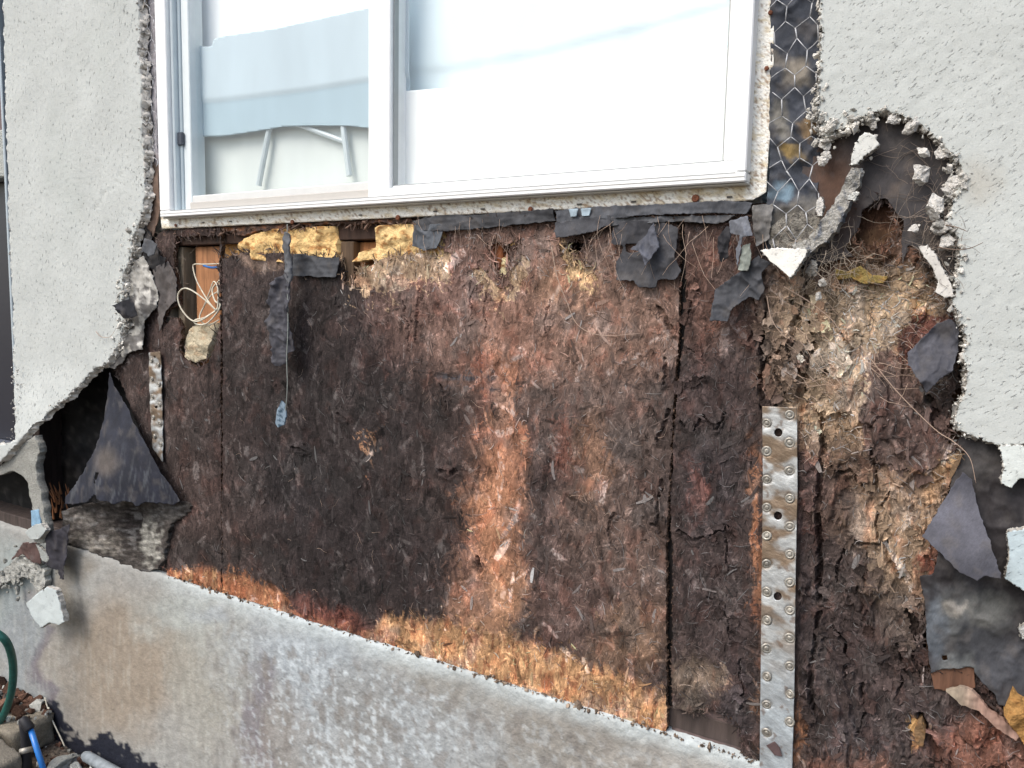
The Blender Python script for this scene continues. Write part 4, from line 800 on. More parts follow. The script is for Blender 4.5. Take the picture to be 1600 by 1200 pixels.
# hanging strip with string and tag
st = thing('felt_strip', 'long grey strip of building paper hanging on a string with a blue tag', 'felt strip', P(445, 365, -.02), 'torn scraps of black building paper')
sheet('strip', [(447, 424), (452, 440), (455, 470), (452, 500), (460, 535), (458, 548), (450, 552), (449, 566), (438, 572), (428, 566), (427, 540), (418, 505), (422, 480), (418, 470), (428, 440)], M['felt'], base=-.045, thick=.002, step=1.8, amp=2.0, jstep=2.2, seed=21, disp=lambda px, py, x, z: crease(x, z, 21, 1.6) - .010 * fbm(x * 22, z * 9, 3, 21), col=lambda px, py, x, z: dusty(np.tile(np.array([.046, .046, .056]), (len(px), 1)), px, py, x, z, 21), parent=st, back=True)
sheet('pleat', [(446, 362), (453, 366), (457, 400), (458, 430), (454, 455), (450, 440), (446, 410), (444, 385)], M['felt'], base=-.038, thick=.004, step=2, amp=.8, jstep=2.2, seed=22, disp=lambda px, py, x, z: crease(x, z, 22, 1.2), col=lambda px, py, x, z: dusty(np.tile(np.array([.10, .105, .115]), (len(px), 1)), px, py, x, z, 22), parent=st, back=True)
MB().tube(spline([P(449, 350, -.02), P(448, 400, -.036), P(450, 500, -.05), P(448, 560, -.05), P(449, 600, -.05), P(447, 632, -.048), P(444, 658, -.046)]), .0011, 6, col=(.25, .27, .25)).build('string', M['root'], st)
sheet('tag', [(440, 626), (445, 632), (447, 652), (444, 664), (434, 668), (430, 662), (433, 640)], M['felt'], base=-.048, thick=.003, step=1.8, amp=.5, jstep=4, seed=23, col=lambda px, py, x, z: lerpc(np.tile(np.array([.18, .24, .30]), (len(px), 1)), (.03, .06, .09), sstep(0, .3, fbm(px / 7, py / 7, 2, 3))), parent=st, back=True)
scrap('flat rectangular patch stuck right of the hanging strip', [(459, 396), (480, 398), (500, 403), (530, 402), (531, 416), (526, 433), (505, 433), (480, 431), (458, 433)], base=-.007, col=(.050, .053, .06), seed=24, disp=lambda px, py, x, z: -.0035 * np.abs(fbm(x * 8, z * 60, 3, 24)))
scrap('square grey tab hanging over yellow foam below the window fin', [(648, 352), (694, 350), (690, 372), (684, 388), (664, 391), (644, 384)], base=-.009, col=(.085, .095, .11), seed=25)
BANDC = (.05, .052, .058)
scrap('crumpled black band under the middle of the window fin', [(646, 346), (680, 336), (740, 336), (800, 331), (866, 326), (866, 346), (820, 350), (760, 356), (700, 362), (660, 360)], base=-.009, col=BANDC, seed=26, disp=lambda px, py, x, z: -.004 * fbm(x * 12, z * 50, 3, 26))
scrap('long smooth grey band under the right end of the window fin', [(868, 330), (900, 325), (960, 322), (1060, 318), (1130, 314), (1176, 316), (1168, 334), (1100, 333), (1000, 337), (920, 345), (872, 350)], base=-.011, col=(.075, .08, .092), seed=27, disp=lambda px, py, x, z: -.003 * fbm(x * 10, z * 40, 3, 27))
scrap('second grey band hanging just below the long smooth band', [(955, 340), (1060, 338), (1150, 336), (1138, 344), (1120, 350), (1060, 346), (990, 350), (950, 354)], base=-.007, col=(.075, .078, .086), seed=28)
for k, (a_, b_) in enumerate(((891, 900), (909, 920))):
    o = scrap(('left' if k == 0 else 'right') + ' one of two small pale blue tape patches under the window fin', [(a_ - 2, 327 - k), (b_ + 4, 326 - k), (b_ + 1, 338 - k), (a_ + 1, 339 - k)], base=-.0165, col=(.30, .38, .44), seed=60 + k, amp=.4, thick=.001, step=2, disp=lambda px, py, x, z: px * 0, name='tape_patch', cat='tape', group='blue tape patches under the window fin')
scrap('dark curled tab under the band above the deep notch', [(868, 348), (920, 340), (954, 336), (956, 350), (930, 362), (900, 368), (872, 373)], base=-.013, col=(.05, .052, .06), seed=29, disp=lambda px, py, x, z: -.005 * sstep(340, 372, py) - .003 * fbm(x * 12, z * 12, 2, 1))
scrap('big square sheet below the band, split over the dark joint', [(958, 348), (1000, 344), (1040, 348), (1060, 356), (1056, 400), (1064, 424), (1056, 436), (1030, 437), (1026, 450), (1000, 450), (990, 438), (964, 438), (962, 410), (975, 385), (955, 380)], base=-.008, col=(.048, .049, .056), seed=30, disp=lambda px, py, x, z: -.006 * fbm(x * 9, z * 9, 3, 30) - .004 * sstep(425, 448, py), holes=[[(976, 382), (1000, 380), (1000, 392), (978, 396)]])
scrap('narrow folded wedge lying on the big square sheet', [(1022, 348), (1032, 386), (1010, 416), (1000, 392), (985, 390), (1006, 372)], base=lambda px, py: -.016 - .012 * sstep(350, 410, py), col=(.075, .08, .10), seed=31)
def curlb(px, py): return -.012 - .03 * np.sin(np.clip((px - 1118) / 66, 0, 1) * math.pi)
scrap('stiff black tongue curled forward near the right end of the band', [(1136, 352), (1146, 362), (1138, 385), (1140, 402), (1128, 409), (1122, 392), (1122, 370)], base=-.022, col=(.018, .018, .022), seed=32)
scrap('pale folded strip with a light edge at the window corner', [(1140, 346), (1168, 338), (1176, 368), (1160, 372), (1152, 420), (1150, 390), (1158, 366), (1142, 366)], base=lambda px, py: -.02 - .015 * sstep(1140, 1172, px), col=(.15, .16, .185), seed=33)
scrap('small greenish grey tongue above the lower right sheet', [(1160, 384), (1173, 380), (1175, 404), (1168, 424), (1153, 422)], base=-.024, col=(.19, .21, .19), seed=34)
scrap('ragged dark sheet hanging left of the white stucco wedge', [(1185, 400), (1204, 412), (1190, 428), (1196, 450), (1186, 470), (1170, 464), (1146, 480), (1136, 503), (1110, 500), (1118, 452), (1150, 430), (1165, 418)], base=lambda px, py: -.014 - .012 * sstep(440, 500, py), col=(.045, .048, .056), seed=35)
scrap('crinkled grey sheet where the band meets the wire mesh', [(1176, 322), (1208, 318), (1206, 345), (1200, 372), (1182, 386), (1176, 360)], base=-.018, col=(.14, .135, .13), seed=36, disp=lambda px, py, x, z: -.012 * fbm(x * 25, z * 25, 4, 36))
scrap('leaf shaped purple grey sheet against the right stucco edge', [(1486, 498), (1498, 510), (1498, 545), (1488, 580), (1470, 590), (1448, 614), (1440, 600), (1420, 570), (1418, 552), (1440, 530), (1465, 505)], base=lambda px, py: -.012 - .022 * sstep(520, 600, py), col=(.052, .053, .064), seed=37)
scrap('kite shaped grey sheet at the lower right edge of the photo', [(1505, 738), (1518, 750), (1530, 800), (1548, 850), (1566, 905), (1540, 900), (1528, 908), (1500, 895), (1462, 858), (1440, 838), (1470, 790), (1495, 750)], base=lambda px, py: -.014 - .05 * sstep(750, 900, py), col=(.072, .073, .090), seed=38, disp=lambda px, py, x, z: -.004 * fbm(x * 8, z * 8, 2, 38))
scrap('crumpled grey sheet smeared with mortar along the left stucco edge', [(200, 418), (225, 400), (238, 430), (247, 455), (244, 478), (228, 500), (224, 545), (200, 552), (180, 577), (166, 570), (186, 548), (200, 515), (196, 480), (194, 440)], base=-.012, col=lambda px, py, x, z: lerpc(np.tile(np.array([.12, .115, .11]), (len(px), 1)), (.42, .41, .38), sstep(.0, .25, fbm(px / 14, py / 16, 5, 39) + .35 * sstep(490, 430, py))), seed=39, disp=lambda px, py, x, z: -.012 * fbm(x * 12, z * 12, 4, 39) - .003 * fbm(x * 60, z * 60, 3, 39))
scrap('small black flap poking over the left stucco edge', [(180, 478), (190, 470), (204, 466), (210, 478), (214, 494), (198, 498), (188, 490)], base=-.045, col=(.012, .013, .018), seed=40)
scrap('dark bent corner beside the lower left window corner', [(226, 372), (238, 376), (247, 382), (242, 398), (232, 400), (226, 394)], base=-.03, col=(.08, .085, .095), seed=41)
scrap('black torn corner wedged between left stucco and window', [(222, 350), (232, 352), (240, 378), (250, 400), (262, 402), (258, 432), (240, 430), (232, 410), (222, 396)], base=-.006, col=(.025, .024, .026), seed=42, disp=lambda px, py, x, z: -.016 * fbm(x * 20, z * 20, 4, 42))
scrap('grey weathered sheet left of the cable hole', [(238, 420), (262, 408), (274, 430), (278, 470), (258, 486), (250, 520), (246, 500), (250, 460)], base=-.006, col=(.09, .08, .077), seed=43, disp=lambda px, py, x, z: -.010 * fbm(x * 16, z * 12, 4, 43))
fl = scrap('black drooping rag tangled below the buckled stucco', [(72, 832), (88, 828), (112, 818), (108, 840), (104, 862), (102, 885), (100, 905), (94, 903), (92, 890), (80, 888), (66, 878), (74, 858)], base=-.045, col=(.028, .027, .035), seed=44)
scrap('brown stained rag beside the small broken chunks lower left', [(40, 846), (58, 848), (66, 870), (64, 882), (48, 876), (34, 866), (20, 874), (30, 856)], base=-.04, col=(.09, .055, .05), seed=45)
# larger sheets on the wall
def upfelt(px, py, x, z):
    c = np.tile(np.array([.052, .048, .050]), (len(px), 1)); c = lerpc(c, (.12, .095, .08), .7 * sstep(.05, .5, fbm(px / 40, py / 40, 4, 46))); c = lerpc(c, (.10, .05, .03), .8 * (1 - sstep(10, 60, np.hypot((px - 1300) * 1.0, (py - 300) * .5))))
    return c
scrap('dark sheet lining the rounded bite in the right stucco, burnt hole', [(1262, 200), (1300, 175), (1380, 150), (1450, 170), (1510, 235), (1530, 300), (1510, 380), (1520, 500), (1505, 480), (1470, 430), (1440, 395), (1420, 380), (1408, 420), (1330, 400), (1262, 420), (1240, 400), (1250, 300)], base=-.004, col=upfelt, seed=46, thick=.002, back=False, step=3,
      disp=lambda px, py, x, z: -.004 * fbm(x * 8, z * 8, 4, 46) - .004 * (1 - sstep(1, 6, np.abs(py - 372 + .06 * (px - 1400)))) * 0, holes=[[(1348, 330), (1366, 314), (1386, 308), (1398, 330), (1412, 345), (1408, 380), (1412, 418), (1335, 405), (1320, 385), (1340, 360)]])
scrap('smudged grey sheet hanging over the right end below the kite shaped one', [(1436, 900), (1460, 895), (1500, 680), (1560, 690), (1700, 690), (2000, 900), (2100, 1440), (1760, 1300), (1640, 1180), (1590, 1110), (1560, 1100), (1555, 1085), (1530, 1060), (1520, 1042), (1470, 1045), (1455, 1052), (1448, 1000), (1446, 940)], base=-.004, seed=47, thick=.002, back=False, step=3,
      col=lambda px, py, x, z: blobs(px, py, (.030, .027, .029), [(1510, 1000, 80, 90, 0, (.046, .048, .054), .95), (1540, 950, 50, 30, 0, (.13, .13, .12), .7), (1480, 960, 30, 50, 0, (.09, .094, .094), .7), (1580, 1060, 60, 60, 0, (.055, .057, .065), .9), (1460, 980, 16, 60, 0, (.10, .115, .135), .7), (1490, 950, 14, 14, 0, (.30, .28, .25), .8), (1500, 1040, 30, 20, 0, (.14, .15, .15), .6), (1530, 720, 40, 30, 0, (.07, .066, .066), .8)], 14, 9., 30.),
      disp=lambda px, py, x, z: -.005 * fbm(x * 9, z * 5, 4, 47) - .0015 * fbm(x * 60, z * 8, 3, 48) + crease(x, z, 48, .7), holes=[[(1470, 1030), (1476, 1012), (1482, 1036)]])
def rstrip(px, py, x, z):
    return blobs(px, py, (.038, .044, .058), [(1245, 112, 26, 26, 0, (.24, .21, .165), .7), (1215, 90, 12, 16, 0, (.2, .18, .15), .6), (1220, 190, 14, 34, 0, (.18, .17, .145), .7), (1265, 200, 20, 14, 0, (.30, .20, .10), .8), (1240, 240, 24, 10, 20, (.35, .24, .08), .7), (1240, 350, 46, 30, 0, (.17, .155, .13), .8), (1225, 300, 20, 14, 0, (.20, .30, .38), .8), (1270, 330, 24, 30, 0, (.20, .19, .17), .7)], 10, 11., 25.)
scrap('blue black sheet behind the wire mesh right of the window', [(1206, -260), (1290, -260), (1286, 60), (1282, 200), (1282, 250), (1270, 400), (1235, 400), (1195, 395), (1196, 330), (1203, 280)], base=-.0035, col=rstrip, seed=49, back=False, thick=.002, step=3)
scrap('grey violet sheet behind the wire mesh left of the window', [(212, -260), (243, -260), (244, 100), (247, 250), (250, 330), (240, 370), (222, 340), (222, 230), (219, 100)], base=-.0035, col=lambda px, py, x, z: lerpc(np.tile(np.array([.26, .25, .27]), (len(px), 1)), (.15, .10, .075), sstep(235, 260, py + 20 * fbm(px / 20, py / 20, 2, 1))), seed=50, back=False, thick=.002, step=3, disp=lambda px, py, x, z: -.004 * fbm(x * 20, z * 14, 4, 50) * (1 + sstep(250, 280, py)))
# rotten edge of timber beside the window's lower left corner, and the mud coated board at lower left
mo = thing('mud_coated_board', 'grey mud coated board above the foundation at lower left', 'board', P(190, 840, .0))
sheet('board', [(95, 800), (130, 788), (200, 780), (262, 786), (290, 782), (296, 800), (268, 818), (262, 842), (256, 870), (244, 890), (232, 894), (216, 893), (170, 872), (100, 850)], M['mortar'], base=-.006, thick=.02, step=2.0, amp=3.2, jstep=2.5, seed=51, col=lambda px, py, x, z: blobs(px, py, (.075, .066, .06), [(150, 850, 40, 14, 15, (.26, .24, .21), .8), (236, 850, 13, 44, 0, (.36, .35, .31), .9), (130, 810, 20, 14, 0, (.22, .20, .18), .7), (205, 820, 22, 34, 0, (.018, .015, .015), .9), (255, 808, 26, 12, 0, (.10, .095, .09), .7), (175, 838, 12, 18, 0, (.14, .125, .11), .6)], 14, 7., 14.) * np.exp(1.3 * fbm(px / 16, py / 5, 5, 59) + .8 * fbm(px / 5, py / 5, 3, 60))[:, None] + .10 * sstep(.12, .35, fbm(px / 26, py / 9, 5, 62))[:, None], disp=lambda px, py, x, z: -.006 * fbm(x * 14, z * 14, 4, 51) - .004 * terrace(x, z, 9, 26, 3.4, 53) - .003 * fbm(x * 50, z * 90, 3, 52) + .016 * (1 - sstep(8, 22, np.hypot(px - 205, (py - 808) * .8))), parent=mo)
# pocket shade behind the buckled stucco, put into the lining's near black colour
scrap('near black lining sheet standing in for shade deep in the pocket behind the buckled stucco', [(-120, 560), (200, 540), (240, 600), (300, 800), (240, 830), (110, 870), (60, 850), (-120, 800)], base=.085, col=(.008, .008, .009), seed=53, back=False, thick=.002, step=5)
rb = MB()
for k in range(26):
    px, py = 95 + rnd.uniform(-12, 14), rnd.uniform(770, 815); a_ = np.array(P(px, py, .03)); rb.tube([a_, a_ + (rnd.uniform(-.02, .02), -.01, rnd.uniform(.015, .05))], [.004, .0006], 5, col=np.array((.25, .11, .05)) * rnd.uniform(.4, 1.3))
tag(rb.build('wood_splinters', M['root']), 'orange brown splinters standing left of the large flap', 'wood splinters')
# vertical remnant of stucco below the buckle
sv_ = thing('stucco_remnant', 'thin vertical remnant of stucco hanging under the buckled edge', 'stucco remnant', P(62, 780, -.05))
sheet('crust', [(-40, 745), (0, 730), (30, 700), (55, 680), (62, 700), (56, 730), (60, 760), (68, 800), (74, 830), (66, 850), (54, 846), (56, 815), (48, 780), (42, 750), (20, 735), (0, 742)], M['mortar'], base=-.052, thick=.022, step=2.5, amp=1.5, jstep=3.5, seed=54, col=(.36, .36, .33), disp=lambda px, py, x, z: -.007 * fbm(x * 18, z * 18, 4, 54), parent=sv_, rim=(.2, .19, .17), back=True)
sheet('wrap', [(48, 798), (60, 796), (64, 826), (58, 832), (50, 830)], M['felt'], base=-.056, thick=.004, step=2, amp=.6, seed=55, col=(.20, .33, .45), parent=sv_)

# ------------------------------------------------------------------ insulation foam
def foam(label, poly, base, col, seed, bulge=.02):
    t, _, _ = sheet('insulation', poly, M['foam'], base=base, thick=.03, step=2.0, amp=1.0, jstep=4, seed=seed, col=lambda px, py, x, z: lerpc(np.tile(np.array(col, float), (len(px), 1)), (.36, .15, .045), (.85 if col[0] > .6 else .3) * sstep(.0, .35, fbm(px / 14, py / 9, 5, seed + .4))), disp=lambda px, py, x, z: -bulge * (.5 + fbm(x * 20, z * 20, 4, seed)) - .006 * np.abs(fbm(x * 30, z * 22, 2, seed + 1)))
    tag(t, label, 'insulation', 'yellow insulation showing in the wall'); return t
FO = (.82, .57, .26)
foam('yellow insulation either side of the hanging strip', [(376, 392), (384, 376), (400, 368), (420, 360), (452, 358), (480, 356), (528, 354), (532, 404), (500, 410), (440, 410), (380, 404)], .014, FO, 101)
foam('yellow insulation left of the square grey tab', [(592, 356), (630, 350), (662, 352), (700, 360), (700, 404), (670, 410), (620, 412), (586, 406), (556, 410), (566, 396), (590, 388)], .014, (.86, .62, .30), 102)
foam('round yellow insulation lump under the middle of the band', [(786, 358), (800, 352), (812, 356), (814, 372), (806, 384), (794, 384), (784, 372)], .012, (.60, .42, .16), 103, .012)
foam('small cream insulation strip in the narrow notch', [(786, 404), (794, 400), (792, 430), (788, 444), (780, 440)], .014, (.70, .60, .36), 104, .008)
foam('pale crumbling insulation under the loose cables', [(300, 512), (318, 506), (336, 504), (340, 516), (336, 535), (326, 560), (310, 566), (294, 560), (292, 540)], .02, (.50, .44, .32), 105, .016)
foam('mustard foam smear across the top of the pale rot at right', [(1305, 420), (1325, 424), (1345, 416), (1362, 430), (1388, 432), (1380, 442), (1350, 444), (1330, 434), (1308, 438)], -.001, (.28, .21, .075), 106, .006)
foam('orange insulation tuft at the lower right edge', [(1582, 1072), (1590, 1085), (1620, 1100), (1660, 1180), (1600, 1160), (1568, 1110)], -.008, (.36, .20, .07), 107, .02)
foam('small amber tuft on the lower right panel', [(1432, 1130), (1440, 1126), (1446, 1145), (1442, 1166), (1432, 1160), (1428, 1144)], -.006, (.19, .12, .065), 108, .006)
foam('brown insulation at the left end under the window fin', [(350, 366), (376, 364), (384, 372), (376, 398), (356, 404), (348, 396)], .035, (.35, .19, .07), 109, .01)

# ------------------------------------------------------------------ ragged rotten timber under the fin
rt = thing('rotten_sill', 'shredded rotten sill timber hanging just under the window fin', 'timber', P(600, 350, .005))
sheet('sill_timber', [(255, 350), (260, 359), (450, 349), (640, 340), (646, 346), (600, 347), (560, 349), (530, 350), (500, 350), (470, 352), (430, 360), (400, 362), (380, 368), (350, 360), (320, 364), (290, 364), (262, 368)], M['osb'], base=.004, thick=.02, step=2, amp=2.6, jstep=3, seed=56, col=lambda px, py, x, z: lerpc(np.tile(np.array([.085, .055, .045]), (len(px), 1)), (.24, .11, .06), sstep(0, .4, fbm(px / 14, py / 8, 3, 57))), disp=lambda px, py, x, z: -.012 * fbm(x * 20, z * 30, 4, 56), parent=rt, smooth=False)
mbs = MB(); r = np.random.default_rng(77)
for k in range(240):
    px = r.uniform(256, 650) if k < 130 else r.uniform(700, 1190); py = 358 - .0488 * (px - 253) + r.uniform(2, 10 if k < 130 else 30); a_ = np.array(P(px, py, r.uniform(-.004, .014)))
    L_ = r.uniform(.006, .026); an = r.uniform(0, 6.28); p1 = a_ + L_ * np.array([math.cos(an), r.normal(0, .3), -abs(math.sin(an)) * .8]); mid = (a_ + p1) / 2 + r.normal(0, .003, 3)
    mbs.tube([a_, mid, p1], [r.uniform(.0008, .0035), r.uniform(.0008, .003), .0004], 4, col=np.array((.13, .085, .065)) * r.uniform(.5, 2.0))
tag(mbs.build('shred', M['root'], rt), kind='stuff')

# ------------------------------------------------------------------ metal straps
def zinc_col(px, py, x, z):
    c = np.tile(np.array([.52, .54, .54]), (len(px), 1)); n = fbm(x * 16, z * 24, 4, 90); top = sstep(1080, 900, py)
    c = lerpc(c, (.22, .155, .10), (.45 + .5 * top) * sstep(-.14, .20, n)); c = lerpc(c, (.44, .53, .60), sstep(980, 1100, py) * .5); return lerpc(c, (.17, .10, .06), .6 * sstep(.3, .5, fbm(x * 60, z * 60, 3, 91)))
def zinc_nails(nails, nr):
    def f(px, py, x, z):
        c = zinc_col(px, py, x, z); w = np.zeros(len(px))
        for a_, b_ in nails: d_ = np.hypot(px - a_, py - b_) / nr; w = np.maximum(w, (1 - sstep(7, 11, d_)))
        return lerpc(c, (.20, .16, .12), w * .65 * sstep(-.3, .3, fbm(px / 5, py / 5, 2, 7)))
    return f
def circ(cx, cy, r, n=14): return [(cx + r * math.cos(i * 2 * math.pi / n), cy + r * 1.03 * math.sin(i * 2 * math.pi / n)) for i in range(n)]
NL = [(1198, y) for y in np.linspace(661, 1145, 12)]; NR = [(1234, y) for y in np.linspace(648, 1128, 12)]
def strap_disp_f(nails):
    def f(px, py, x, z):
        h = -.0016 * fbm(x * 22, z * 26, 3, 92)
        for (a_, b_) in nails: h = h + .0022 * (1 - sstep(4, 11, np.hypot(px - a_, py - b_)))
        return h
    return f
nail0 = None
def strap(label, poly, holes, nails, nr, seed):
    global nail0
    t = thing('metal_strap', label, 'metal strap', P(*np.mean(poly, 0), -.006), 'galvanised metal straps nailed to the wall')
    sheet('plate', poly, M['zinc'], base=-.0075, thick=.002, step=1.6, amp=0, holes=holes, hamp=0, disp=strap_disp_f(nails), col=zinc_nails(nails, nr), parent=t, smooth=True)
    for (a_, b_) in nails:
        if nail0 is None:
            nail0 = o = MB().lathe((0, 0, 0), (0, -1, 0), [(.0001, .0016), (.0026, .0020), (.0034, .0014), (.0037, .0001), (.0048, .0002), (.0062, .0018), (.0078, .0008), (.0084, -.001)], 14).build('nail', M['nail'], None, smooth=True, origin=(0, 0, 0)); o.parent = t
        else: o = copy_obj(nail0, t)
        x, y, z = P(a_, b_, -.0072); o.location = Vector((x, y, z)) - Vector(t.location); o.scale = (nr * rnd.uniform(.9, 1.1), 1, nr * rnd.uniform(.9, 1.1)); o.rotation_euler = (rnd.uniform(-.25, .25), rnd.uniform(0, 6), rnd.uniform(-.25, .25))
strap('long wide galvanised strap with rust stains and two rows of nails', [(1191, 635), (1245, 637), (1246, 760), (1243, 900), (1241, 1080), (1236, 1260), (1186, 1250), (1188, 1100), (1190, 900), (1192, 760)],
      [circ(1216, 676, 6.6), circ(1215.5, 806, 6.6), circ(1215, 932, 6.6)], NL + NR, 1.0, 1)
strap('short narrow strap beside the large flap at left', [(232, 551), (250, 549), (253, 640), (254, 722), (238, 700), (234, 640)], [circ(241, 558, 2.4, 10), circ(243, 636, 2.4, 10)],
      [(236, 563), (247, 570), (237, 592), (248, 600), (238, 620), (249, 632), (239, 652), (250, 662), (241, 682), (251, 694)], .8, 2)
# rust stained wood beside the short strap is in the board colour; torn metal tag on the long strap
o = sheet('strap_tear', [(1198, 1165), (1210, 1158), (1218, 1168), (1222, 1182), (1210, 1180)], M['felt'], base=-.012, thick=.001, step=2, amp=1, col=(.09, .06, .06), seed=93)[0]; tag(o, 'purple brown scrap stuck near the foot of the long strap', 'scrap')

# ------------------------------------------------------------------ wire mesh
def hexmesh(label, poly, y, w, tw, dg, seed):
    r = np.random.default_rng(seed); poly = np.array(poly, float); W = PP(poly[:, 0], poly[:, 1], y); x0, x1, z0, z1 = W[:, 0].min(), W[:, 0].max(), W[:, 2].min(), W[:, 2].max()
    mb = MB(); H = tw + dg
    def node(i, j, top):
        rr = np.random.default_rng(abs(hash((i, j, top, seed))) % (2 ** 31)); return np.array([x0 + (i + .5 * (j % 2)) * w, y + rr.uniform(-.004, .003), z0 + j * H + (tw if top else 0)]) + np.array([rr.normal(0, w * .07), 0, rr.normal(0, w * .08)])
    for j in range(-1, int((z1 - z0) / H) + 2):
        for i in range(-1, int((x1 - x0) / w) + 2):
            a_, b_ = node(i, j, 0), node(i, j, 1); k = i if j % 2 == 0 else i + 1
            segs = [(a_, b_, .0011), (b_, node(k - 1, j + 1, 0), .0007), (b_, node(k, j + 1, 0), .0007)]
            for p, q, rad in segs:
                c = IMG(((p + q) / 2)[None])[0]
                if inside_rows(poly, [c[0]], [c[1]])[0]:
                    m_ = (p + q) / 2 + np.array([0, rr_(r), 0]); mb.tube([p, m_, q], rad, 5)
    o = mb.build('wire_mesh', M['wire'], smooth=True); tag(o, label, 'wire mesh', 'chicken wire strips beside the window'); return o
def rr_(r): return r.normal(0, .0012)
hexmesh('hexagonal chicken wire strip between the window and the right stucco', [(1208, -200), (1286, -200), (1283, 200), (1290, 260), (1272, 390), (1205, 390), (1206, 300)], -.013, .032, .020, .015, 5)
hexmesh('thin chicken wire strip between the left stucco and the window', [(214, -200), (243, -200), (246, 160), (248, 262), (226, 262), (222, 160)], -.013, .029, .016, .013, 6)

# ------------------------------------------------------------------ mortar ridge, stucco chunks
mr = sheet('mortar_ridge', [(1332, 262), (1346, 262), (1342, 285), (1334, 300), (1322, 330), (1308, 360), (1290, 376), (1270, 392), (1262, 400), (1240, 392), (1236, 382), (1262, 372), (1280, 350), (1296, 330), (1312, 300), (1322, 275)], M['mortar'], base=-.03, thick=.028, step=2.2, amp=2.4, jstep=3, seed=95, col=lambda px, py, x, z: lerpc(np.tile(np.array([.40, .39, .36]), (len(px), 1)), (.10, .12, .16), sstep(0, .35, fbm(px / 12, py / 16, 4, 96)) * .8), disp=lambda px, py, x, z: -.016 * fbm(x * 25, z * 25, 4, 95), back=True, smooth=False)[0]
tag(mr, 'diagonal ridge of grey mortar and torn paper right of the wire mesh', 'mortar')
hb_ = sheet('mortar_ridge', [(1225, 335), (1262, 330), (1290, 345), (1280, 372), (1262, 384), (1235, 388), (1205, 386), (1196, 370), (1208, 352)], M['mortar'], base=-.012, thick=.012, step=2.4, amp=2.4, jstep=3, seed=97, col=lambda px, py, x, z: lerpc(np.tile(np.array([.26, .245, .215]), (len(px), 1)), (.12, .11, .10), sstep(0, .35, fbm(px / 10, py / 12, 4, 98))), disp=lambda px, py, x, z: -.012 * fbm(x * 25, z * 25, 4, 97), back=False, smooth=False)[0]
tag(hb_, 'low grey mortar smear over the foot of the right wire mesh', 'mortar')
PALEST = (.62, .63, .60)
def chunk(label, poly, base=-.028, th=.014, seed=0, col=PALEST):
    o = sheet('stucco_chunk', poly, M['stucco_right'] if th > .011 else M['mortar'], base=base, thick=th, step=2.2, amp=1.0, jstep=3, seed=seed, disp=lambda px, py, x, z: -.003 * fbm(x * 22, z * 22, 4, seed), col=col, back=True, rim=(.45, .43, .39), rimrough=.0015)[0]
    tag(o, label, 'stucco chunk', 'loose chunks of broken stucco'); return o
chunk('white triangular wedge pointing down below the wire mesh', [(1190, 391), (1210, 388), (1262, 389), (1258, 402), (1248, 415), (1240, 430), (1233, 434), (1220, 420), (1204, 408)], -.045, .018, 110, (.74, .73, .68))
chunk('largest tear shaped chunk at the top left of the rounded bite', [(1352, 207), (1366, 212), (1374, 226), (1362, 236), (1350, 244), (1338, 256), (1330, 258), (1330, 244), (1336, 226), (1344, 214)], -.035, .016, 111)
chunk('flat pale chunk hanging on the foundation at lower left', [(40, 944), (56, 930), (74, 917), (88, 922), (94, 945), (100, 972), (92, 976), (78, 973), (62, 981), (52, 966)], -.075, .016, 112, (.48, .53, .53))
chunk('small chunk lodged at the end of the stucco remnant', [(39, 832), (50, 822), (64, 818), (72, 830), (62, 842), (46, 842)], -.065, .014, 113, (.40, .43, .42))
chunk('tiny narrow chunk hanging below the brown stained rag', [(56, 850), (70, 862), (77, 874), (72, 879), (66, 876)], -.05, .01, 114, (.40, .42, .40))
chunk('loose slab at the right edge beneath the stucco corner', [(1562, 697), (1590, 695), (1640, 710), (1640, 740), (1592, 748), (1580, 762), (1564, 754), (1570, 730)], -.03, .016, 115, (.58, .62, .60))
chunk('thick broken block at the right edge beside the kite shaped sheet', [(1574, 832), (1600, 828), (1660, 830), (1660, 950), (1600, 922), (1570, 904), (1578, 870)], -.036, .020, 116, (.42, .50, .53))
chunk('small white slab on the right edge of the smudged sheet', [(1592, 982), (1600, 975), (1620, 978), (1618, 1000), (1598, 998)], -.02, .01, 117, (.5, .5, .48))
chunk('long tapering chunk leaning down the right stucco edge', [(1436, 386), (1448, 384), (1462, 398), (1472, 420), (1484, 440), (1490, 462), (1476, 465), (1462, 456), (1466, 440), (1456, 415), (1444, 400)], -.03, .02, 118, (.60, .58, .54))
chunk('upright slim chunk left of the mortar ridge', [(1276, 312), (1284, 308), (1287, 325), (1284, 338), (1277, 338), (1275, 325)], -.035, .010, 119, (.70, .68, .64))
chunk('pale shard resting on the top of the mortar ridge', [(1324, 306), (1338, 299), (1343, 302), (1336, 312), (1326, 312)], -.045, .010, 120)
